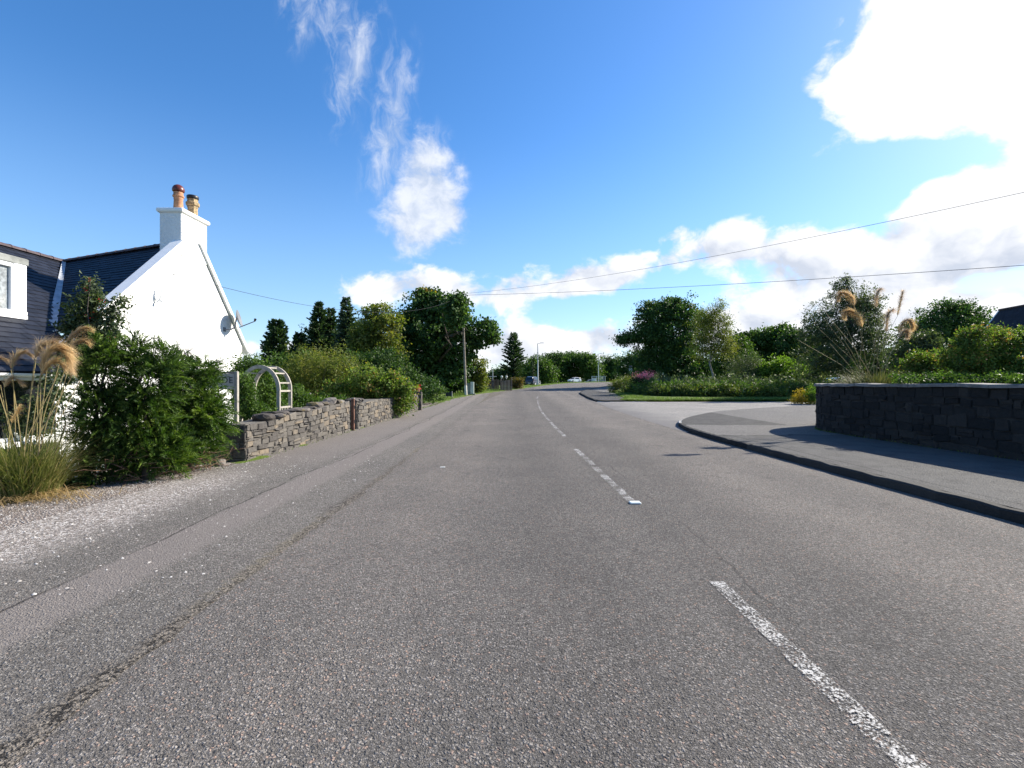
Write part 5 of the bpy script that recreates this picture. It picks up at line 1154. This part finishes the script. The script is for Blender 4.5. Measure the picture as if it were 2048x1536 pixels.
# tall grass and weeds along the verge and the wall foot
def turf(name, pts, n_, hgt, wid, mat='grassblade', spread=.25, zoff=.0):
    c = cr(pts, 12); u = rng.rand(n_) * (len(c) - 1); i_ = u.astype(int); f = (u - i_)[:, None]; p = c[i_] * (1 - f) + c[np.minimum(i_ + 1, len(c) - 1)] * f + rng.normal(size=(n_, 2)) * spread
    b = np.column_stack([p, H(p[:, 0], p[:, 1]) + zoff]); d0 = unit(rdir(n_) * .5 + np.array((0, 0, 1.0))); V, Q = blades(b, d0, hgt * (.4 + rng.rand(n_)), np.full(n_, wid), .6 * rng.rand(n_) + .2, 3)
    o = np_mesh(name, V, Q, M[mat], None, np.repeat(rng.rand(n_), 3)); o['kind'] = 'stuff'; return o
turf('verge_grass', [(-5.5, 31.5), (-5.0, 36), (-4.4, 42), (-2.8, 50), (-.8, 57.5), (3.5, 67.5), (9, 76.5), (16, 83.5)], 6000, .14, .025, spread=.5)
turf('wall_foot_weeds', [(-4.66, 8.9), (-4.6, 14), (-4.52, 20), (-4.5, 23.6)], 420, .055, .007, spread=.03)
turf('wall_foot_weeds', [(x - .03, y) for x, y in WALL[1:7]], 500, .05, .008, spread=.025, zoff=.11)
turf('footway_edge_weeds', [(-4.7, 24.6), (-4.5, 27), (-4.4, 31)], 300, .08, .012, spread=.08)
turf('lawn_edge_grass', [(9.8, 47.5), (8.6, 39), (7.9, 33.6), (7.5, 31.6), (12, 31.65), (18, 31.75), (24, 31.85)], 7000, .10, .018, spread=.10, zoff=.08)
turf('lawn_grass', [(10.2, 45), (9.3, 38), (9, 33), (14, 32.7), (20, 32.7), (25, 32.9)], 9000, .07, .02, spread=.6, zoff=.15)

# ================================================================== PLANTS, RIGHT
def border(name, pts, n_, hlo, hhi, mat, spread, leafy=True, zoff=.12, kind='stuff'):
    c = cr(pts, 12); u = rng.rand(n_) * (len(c) - 1); i_ = u.astype(int); f = (u - i_)[:, None]; p = c[i_] * (1 - f) + c[np.minimum(i_ + 1, len(c) - 1)] * f + rng.normal(size=(n_, 2)) * spread
    hh = (hlo + (hhi - hlo) * rng.rand(n_)) * (.82 + .22 * np.sin(p[:, 0] * 1.7 + p[:, 1]) * np.sin(p[:, 0] * .63 + 1) + .16 * np.sin(p[:, 0] * 4.1)); k = 12; z0 = H(p[:, 0], p[:, 1]) + zoff
    t_ = np.tile(np.linspace(.05, 1, k), (n_, 1)) ** .8; q = np.repeat(p, k, 0) + rng.normal(size=(n_ * k, 2)) * .10; z = (z0[:, None] + hh[:, None] * t_).ravel()
    b = np.column_stack([q, z]); d0 = unit(rdir(n_ * k) + np.array((0, 0, .7))); L = .16 + .12 * rng.rand(n_ * k); V, Q = leaf_quads(b, d0, perp(d0, .3), L, L * .3)
    var = np.clip(np.repeat(.5 + .25 * rng.normal(size=n_), k) + .12 * rng.normal(size=n_ * k), 0, 1); o = np_mesh(name, V, Q, M[mat], None, var); o['kind'] = kind; return o, p, z0 + hh
M['bedleaf'] = leafmat('mixed_bed_leaf', [(.030, .050, .020), (.055, .085, .028), (.095, .125, .040), (.14, .15, .05)], .3)
FR = [(10.8, 44), (10.8, 40), (11.2, 37.2), (13.4, 36.0), (17, 35.8), (22, 36.0), (26, 36.4)]
MID = [(11.4, 43), (11.8, 39), (14, 37.2), (18, 37), (23, 37.2), (27, 37.5)]
BK = [(12, 43), (13, 40.5), (16, 39), (21, 39), (27, 39.5)]
border('flower_border', FR, 2600, .5, .88, 'bedleaf', .32); border('flower_border', MID, 2200, .7, 1.15, 'leaf_mid', .8)
_, pp, zz = border('flower_border', BK, 1700, .8, 1.7, 'leaf_grey', .9)
def blooms(name, p, z, r, mat, sel): 
    n_ = len(sel); c = np.column_stack([p[sel], z[sel] + .03]); k = 7; b = np.repeat(c, k, 0) + rng.normal(size=(n_ * k, 3)) * r * .5; d0 = unit(rdir(n_ * k) + np.array((0, 0, .6))); V, Q = leaf_quads(b, d0, perp(d0), np.full(n_ * k, r), np.full(n_ * k, r * .8)); o = np_mesh(name, V, Q, M[mat], None, rng.rand(n_ * k)); o['kind'] = 'stuff'
blooms('white_blossom', pp, zz, .085, 'whiteflower', rng.choice(len(pp), 70, False))
_, p2, z2 = border('flower_border', [(13.6, 36.3), (17, 36.1), (20, 36.2)], 500, .5, .85, 'leaf_pale', .4)
blooms('white_blossom', p2, z2, .06, 'whiteflower', rng.choice(len(p2), 30, False)); blooms('yellow_blossom', p2, z2, .06, 'leaf_yellow', rng.choice(len(p2), 70, False))
x, y = (1284 - 1024) / F * 41, 41.0; t = thing('fireweed', (x, y, h(x, y) + .12), 'clump of tall pink fireweed at the left end of the flower bed', 'plant')
lbm = [(np.array((x + dx, y, h(x, y) + .9)), np.array((.55, .5, .75))) for dx in (-.4, .4)]; crown('foliage', lbm, M['leaf_dark'], t, 120, 30, .2, .14)
lbm = [(np.array((x + dx, y - .1, 2.03 + dz)), np.array((.36, .34, .18))) for dx, dz in ((-.5, -.12), (0, 0), (.55, .12), (.2, -.1))]; crown('flower', lbm, M['pinkflower'], t, 60, 26, .16, .09, .5, 1.6)
M['bedleaf2'] = M['leaf_pale']
shrub('meadow_clump', 'straw-green tall weedy clump at the corner of the far pavement', [(1240, 770, 16, 12), (1225, 776, 8, 8), (1258, 768, 12, 12)], 44, 1240, 'leaf_pale', 110, 34, .26, .14, base_z=.75, cat='plant', aspect=.3)

tree('broadleaf_tree', 'big spreading dark tree at the corner, its lowest branch reaching left', 'tree',
     [(1340, 668, 60, 56), (1312, 640, 38, 30), (1372, 640, 42, 32), (1290, 614, 14, 10), (1302, 606, 12, 7), (1270, 676, 30, 11), (1250, 680, 12, 7), (1298, 668, 38, 20), (1350, 720, 60, 44), (1305, 725, 34, 30), (1345, 608, 20, 13), (1378, 608, 11, 13), (1325, 620, 38, 15), (1400, 735, 44, 34), (1330, 745, 60, 24)], 60, 1350, 'leaf_syc', 1100, 44, .6, .26, .36, n_limb=14, fill_=.6, top=P(1345, 640, 60))
tree('birch_tree', 'birch with a crooked pale trunk and fine olive crown right of the big dark tree', 'tree', [(1432, 635, 24, 26), (1425, 670, 32, 34), (1412, 640, 24, 24), (1448, 690, 22, 30), (1440, 612, 14, 12), (1405, 690, 22, 28), (1452, 655, 10, 22)], 43, 1424, 'leaf_pale', 380, 44, .4, .12, .11, 'birchbark', aspect=.45, fill_=.7, n_limb=9)
shrub('garden_shrub', 'leafy green shrub just right of the birch trunk', [(1470, 715, 36, 34), (1445, 735, 26, 28), (1492, 735, 26, 28), (1478, 690, 18, 16)], 50, 1465, 'leaf_mid', 330, 38, .4, .19)
shrub('broom_bush', 'dark upright wispy broom bush behind the flower bed, left of the lime-green bush', [(1488, 738, 32, 28), (1505, 745, 22, 24)], 44, 1490, 'leaf_grey', 220, 36, .34, .22, None, .15, flat=1.6)
shrub('lime_bush', 'rounded lime-green bush behind the flower bed', [(1565, 738, 36, 22), (1545, 742, 22, 20), (1590, 745, 20, 18), (1560, 755, 40, 16)], 43, 1565, 'leaf_bright', 260, 40, .3, .17)
for i_, (lb_, Y_, bp, lab) in enumerate([
    ([(1500, 700, 34, 34), (1480, 690, 20, 22), (1520, 720, 26, 34)], 72, 1500, 'dark tree behind the birch, leftmost of the back row'),
    ([(1545, 690, 36, 34), (1560, 668, 22, 16), (1525, 672, 18, 14), (1545, 725, 40, 36)], 70, 1548, 'rounded dark tree in the back row above the lime-green bush'),
    ([(1600, 700, 40, 38), (1580, 672, 16, 14), (1610, 735, 44, 32), (1640, 700, 30, 40)], 66, 1605, 'dark tree in the back row beside the tall willow'),
    ([(1660, 735, 50, 30), (1720, 735, 50, 30), (1780, 730, 50, 30)], 58, 1720, 'low dark tree hidden behind the right pampas plumes')]):
    tree('background_tree', lab, 'tree', lb_, Y_, bp, 'leaf_dark' if i_ != 1 else 'leaf_mid', 330, 38, .7, .34, .22, group='back row of trees on the right')
tree('willow_tree', 'tall loose willow with an airy top behind the right pampas grass', 'tree', [(1690, 590, 34, 34), (1672, 640, 56, 44), (1718, 625, 38, 44), (1640, 670, 36, 36), (1700, 690, 66, 56), (1655, 720, 56, 44), (1745, 680, 30, 50), (1740, 610, 18, 22), (1690, 565, 14, 14)], 37, 1695, 'leaf_grey', 780, 36, .42, .16, .2, aspect=.42, fill_=.75, n_limb=14)
tree('broadleaf_tree', 'broad dark domed tree left of the slate roofed house', 'tree', [(1890, 645, 56, 36), (1930, 650, 38, 30), (1850, 665, 44, 30), (1900, 615, 28, 12), (1925, 618, 24, 12), (1880, 690, 70, 36), (1945, 690, 30, 30), (1900, 725, 90, 30)], 50, 1895, 'leaf_syc', 800, 40, .55, .22, .3, n_limb=12)
shrub('garden_shrub', 'dull dark rounded bush below the broad domed tree', [(1840, 700, 34, 36), (1812, 720, 30, 34), (1855, 690, 18, 26)], 34, 1835, 'leaf_grey', 260, 38, .3, .14)
shrub('fuchsia_hedge', 'orange-flowered green shrub on the wall right of the pampas grass', [(1840, 730, 30, 24), (1870, 735, 34, 26), (1895, 728, 28, 22), (1850, 752, 50, 14)], 14.0, 1865, 'leaf_rose', 360, 38, .13, .062, base_z=1.2)
fh = bpy.data.objects['fuchsia_hedge']; crown('flower', lobes_px([(1848, 752, 14, 8), (1905, 728, 12, 8), (1870, 750, 22, 8)], 13.7), leafmat('orange_bloom', [(.5, .09, .03), (.7, .2, .08)], .3), fh, 16, 14, .05, .05)
shrub('rose_hedge', 'large leafy rose shrub with reddish tips at the right end of the wall', [(1965, 690, 44, 36), (1930, 720, 40, 36), (1985, 730, 60, 34), (1955, 660, 14, 18), (2040, 715, 50, 50), (2110, 710, 60, 60), (1930, 675, 12, 14), (2008, 672, 9, 16), (2038, 668, 22, 14)], 11.6, 1985, 'leaf_rose', 820, 40, .12, .058, base_z=1.2, stems=16)
shrub('low_ground_cover', 'low glossy leaves along the wall top between pampas and roses', [(1830, 757, 40, 8), (1900, 758, 50, 9), (1980, 757, 60, 10), (2060, 756, 60, 10)], 10.6, 1900, 'leaf_mid', 240, 26, .09, .05, base_z=1.2, cat='plant')
shrub('corner_plant', 'small yellow and green plant at the foot of the wall end', [(1600, 792, 14, 12), (1612, 800, 18, 8), (1592, 800, 8, 8)], 29.0, 1606, 'leaf_yellow', 60, 26, .18, .085, cat='plant', base_z=.2)
shrub('corner_plant', 'small bright green bush against the far end of the dark wall', [(1624, 785, 12, 16), (1630, 798, 12, 10)], 28.6, 1626, 'leaf_bright', 60, 28, .18, .09, base_z=.2)
Yr = 12.6; b0 = P(1748, 0, Yr)
plm = [(PP([(1709, 612), (1706, 600), (1697, 590), (1684, 586), (1678, 596)], Yr - .55), .22, 1710), (PP([(1725, 655), (1718, 635), (1706, 624), (1694, 623), (1690, 632)], Yr + .25), .24, 1900),
       (PP([(1753, 616), (1753, 600), (1755, 586), (1762, 577)], Yr + .6), .22, 798), (PP([(1795, 632), (1799, 612), (1803, 596), (1806, 582)], Yr - .3), .20, 722),
       (PP([(1773, 664), (1774, 645), (1777, 628), (1786, 618)], Yr + .05), .24, 988), (PP([(1797, 668), (1804, 650), (1814, 640), (1822, 646), (1824, 656)], Yr + .45), .22, 1330), (PP([(1799, 676), (1806, 664), (1812, 662), (1814, 672)], Yr - .15), .2, 950)]
stm = [p_[0][0] for p_ in plm] + [P(1602, 680, Yr), P(1625, 660, Yr), P(1645, 618, Yr), P(1655, 600, Yr), P(1672, 685, Yr), P(1680, 630, Yr), P(1715, 640, Yr), P(1730, 620, Yr), P(1742, 640, Yr + .1), P(1738, 660, Yr), P(1664, 612, Yr), P(1690, 650, Yr)]
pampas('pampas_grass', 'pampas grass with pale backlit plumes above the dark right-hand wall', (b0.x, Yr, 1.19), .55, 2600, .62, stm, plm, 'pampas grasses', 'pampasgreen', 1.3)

# ================================================================== FAR TREES
for lb_, Y_, bp, sz, mat_, lab in [
    ([(1080, 735, 22, 22), (1060, 745, 20, 18), (1095, 745, 18, 18)], 112, 1085, .4, 'leaf_mid', 'lighter small tree right of the nearer street lamp'),
    ([(1105, 728, 24, 20), (1120, 720, 26, 14), (1100, 745, 22, 20)], 150, 1110, .5, 'leaf_dark', 'left shoulder tree of the far dark domed clump'),
    ([(1140, 725, 32, 20), (1150, 715, 24, 9), (1130, 740, 36, 24), (1160, 742, 26, 20)], 155, 1145, .5, 'leaf_dark', 'central domed dark tree behind the white hatchback'),
    ([(1180, 730, 20, 20), (1168, 718, 18, 10), (1185, 748, 16, 14)], 150, 1178, .5, 'leaf_mid', 'right shoulder tree of the far domed clump, left of the far lamp'),
    ([(1215, 735, 18, 20), (1232, 728, 22, 16), (1220, 750, 24, 14)], 165, 1222, .42, 'leaf_dark', 'bushy far tree right of the farther street lamp'),
    ([(1262, 728, 26, 26), (1285, 722, 26, 26), (1270, 745, 36, 20)], 125, 1270, .4, 'leaf_dark', 'dark far tree behind the round road sign'),
    ([(1010, 750, 26, 14), (1040, 748, 24, 16), (985, 758, 16, 9)], 118, 1015, .4, 'leaf_dark', 'low dark far tree behind the fence and lone spruce')]:
    tree('far_tree', lab, 'tree', lb_, Y_, bp, mat_, 300, 36, 1.1, sz, .25, group='far trees round the bend', n_limb=6, fill_=.7)
n_ = 26000; xx = rng.uniform(-90, 170, n_); yy = 165 + 25 * rng.rand(n_); zz = 1.2 + (3.5 + 2.5 * np.sin(xx * .13) + 1.5 * np.sin(xx * .41)) * rng.rand(n_); d0 = unit(rdir(n_) + np.array((0, -.4, .3))); L = .7 + .6 * rng.rand(n_)
sel = xx > -60; V, Q = leaf_quads(np.column_stack([xx, yy, zz])[sel], d0[sel], perp(d0[sel], .3), L[sel], L[sel] * .7); np_mesh('distant_wood', V, Q, M['leaf_dark'], None, rng.rand(int(sel.sum())))['kind'] = 'stuff'
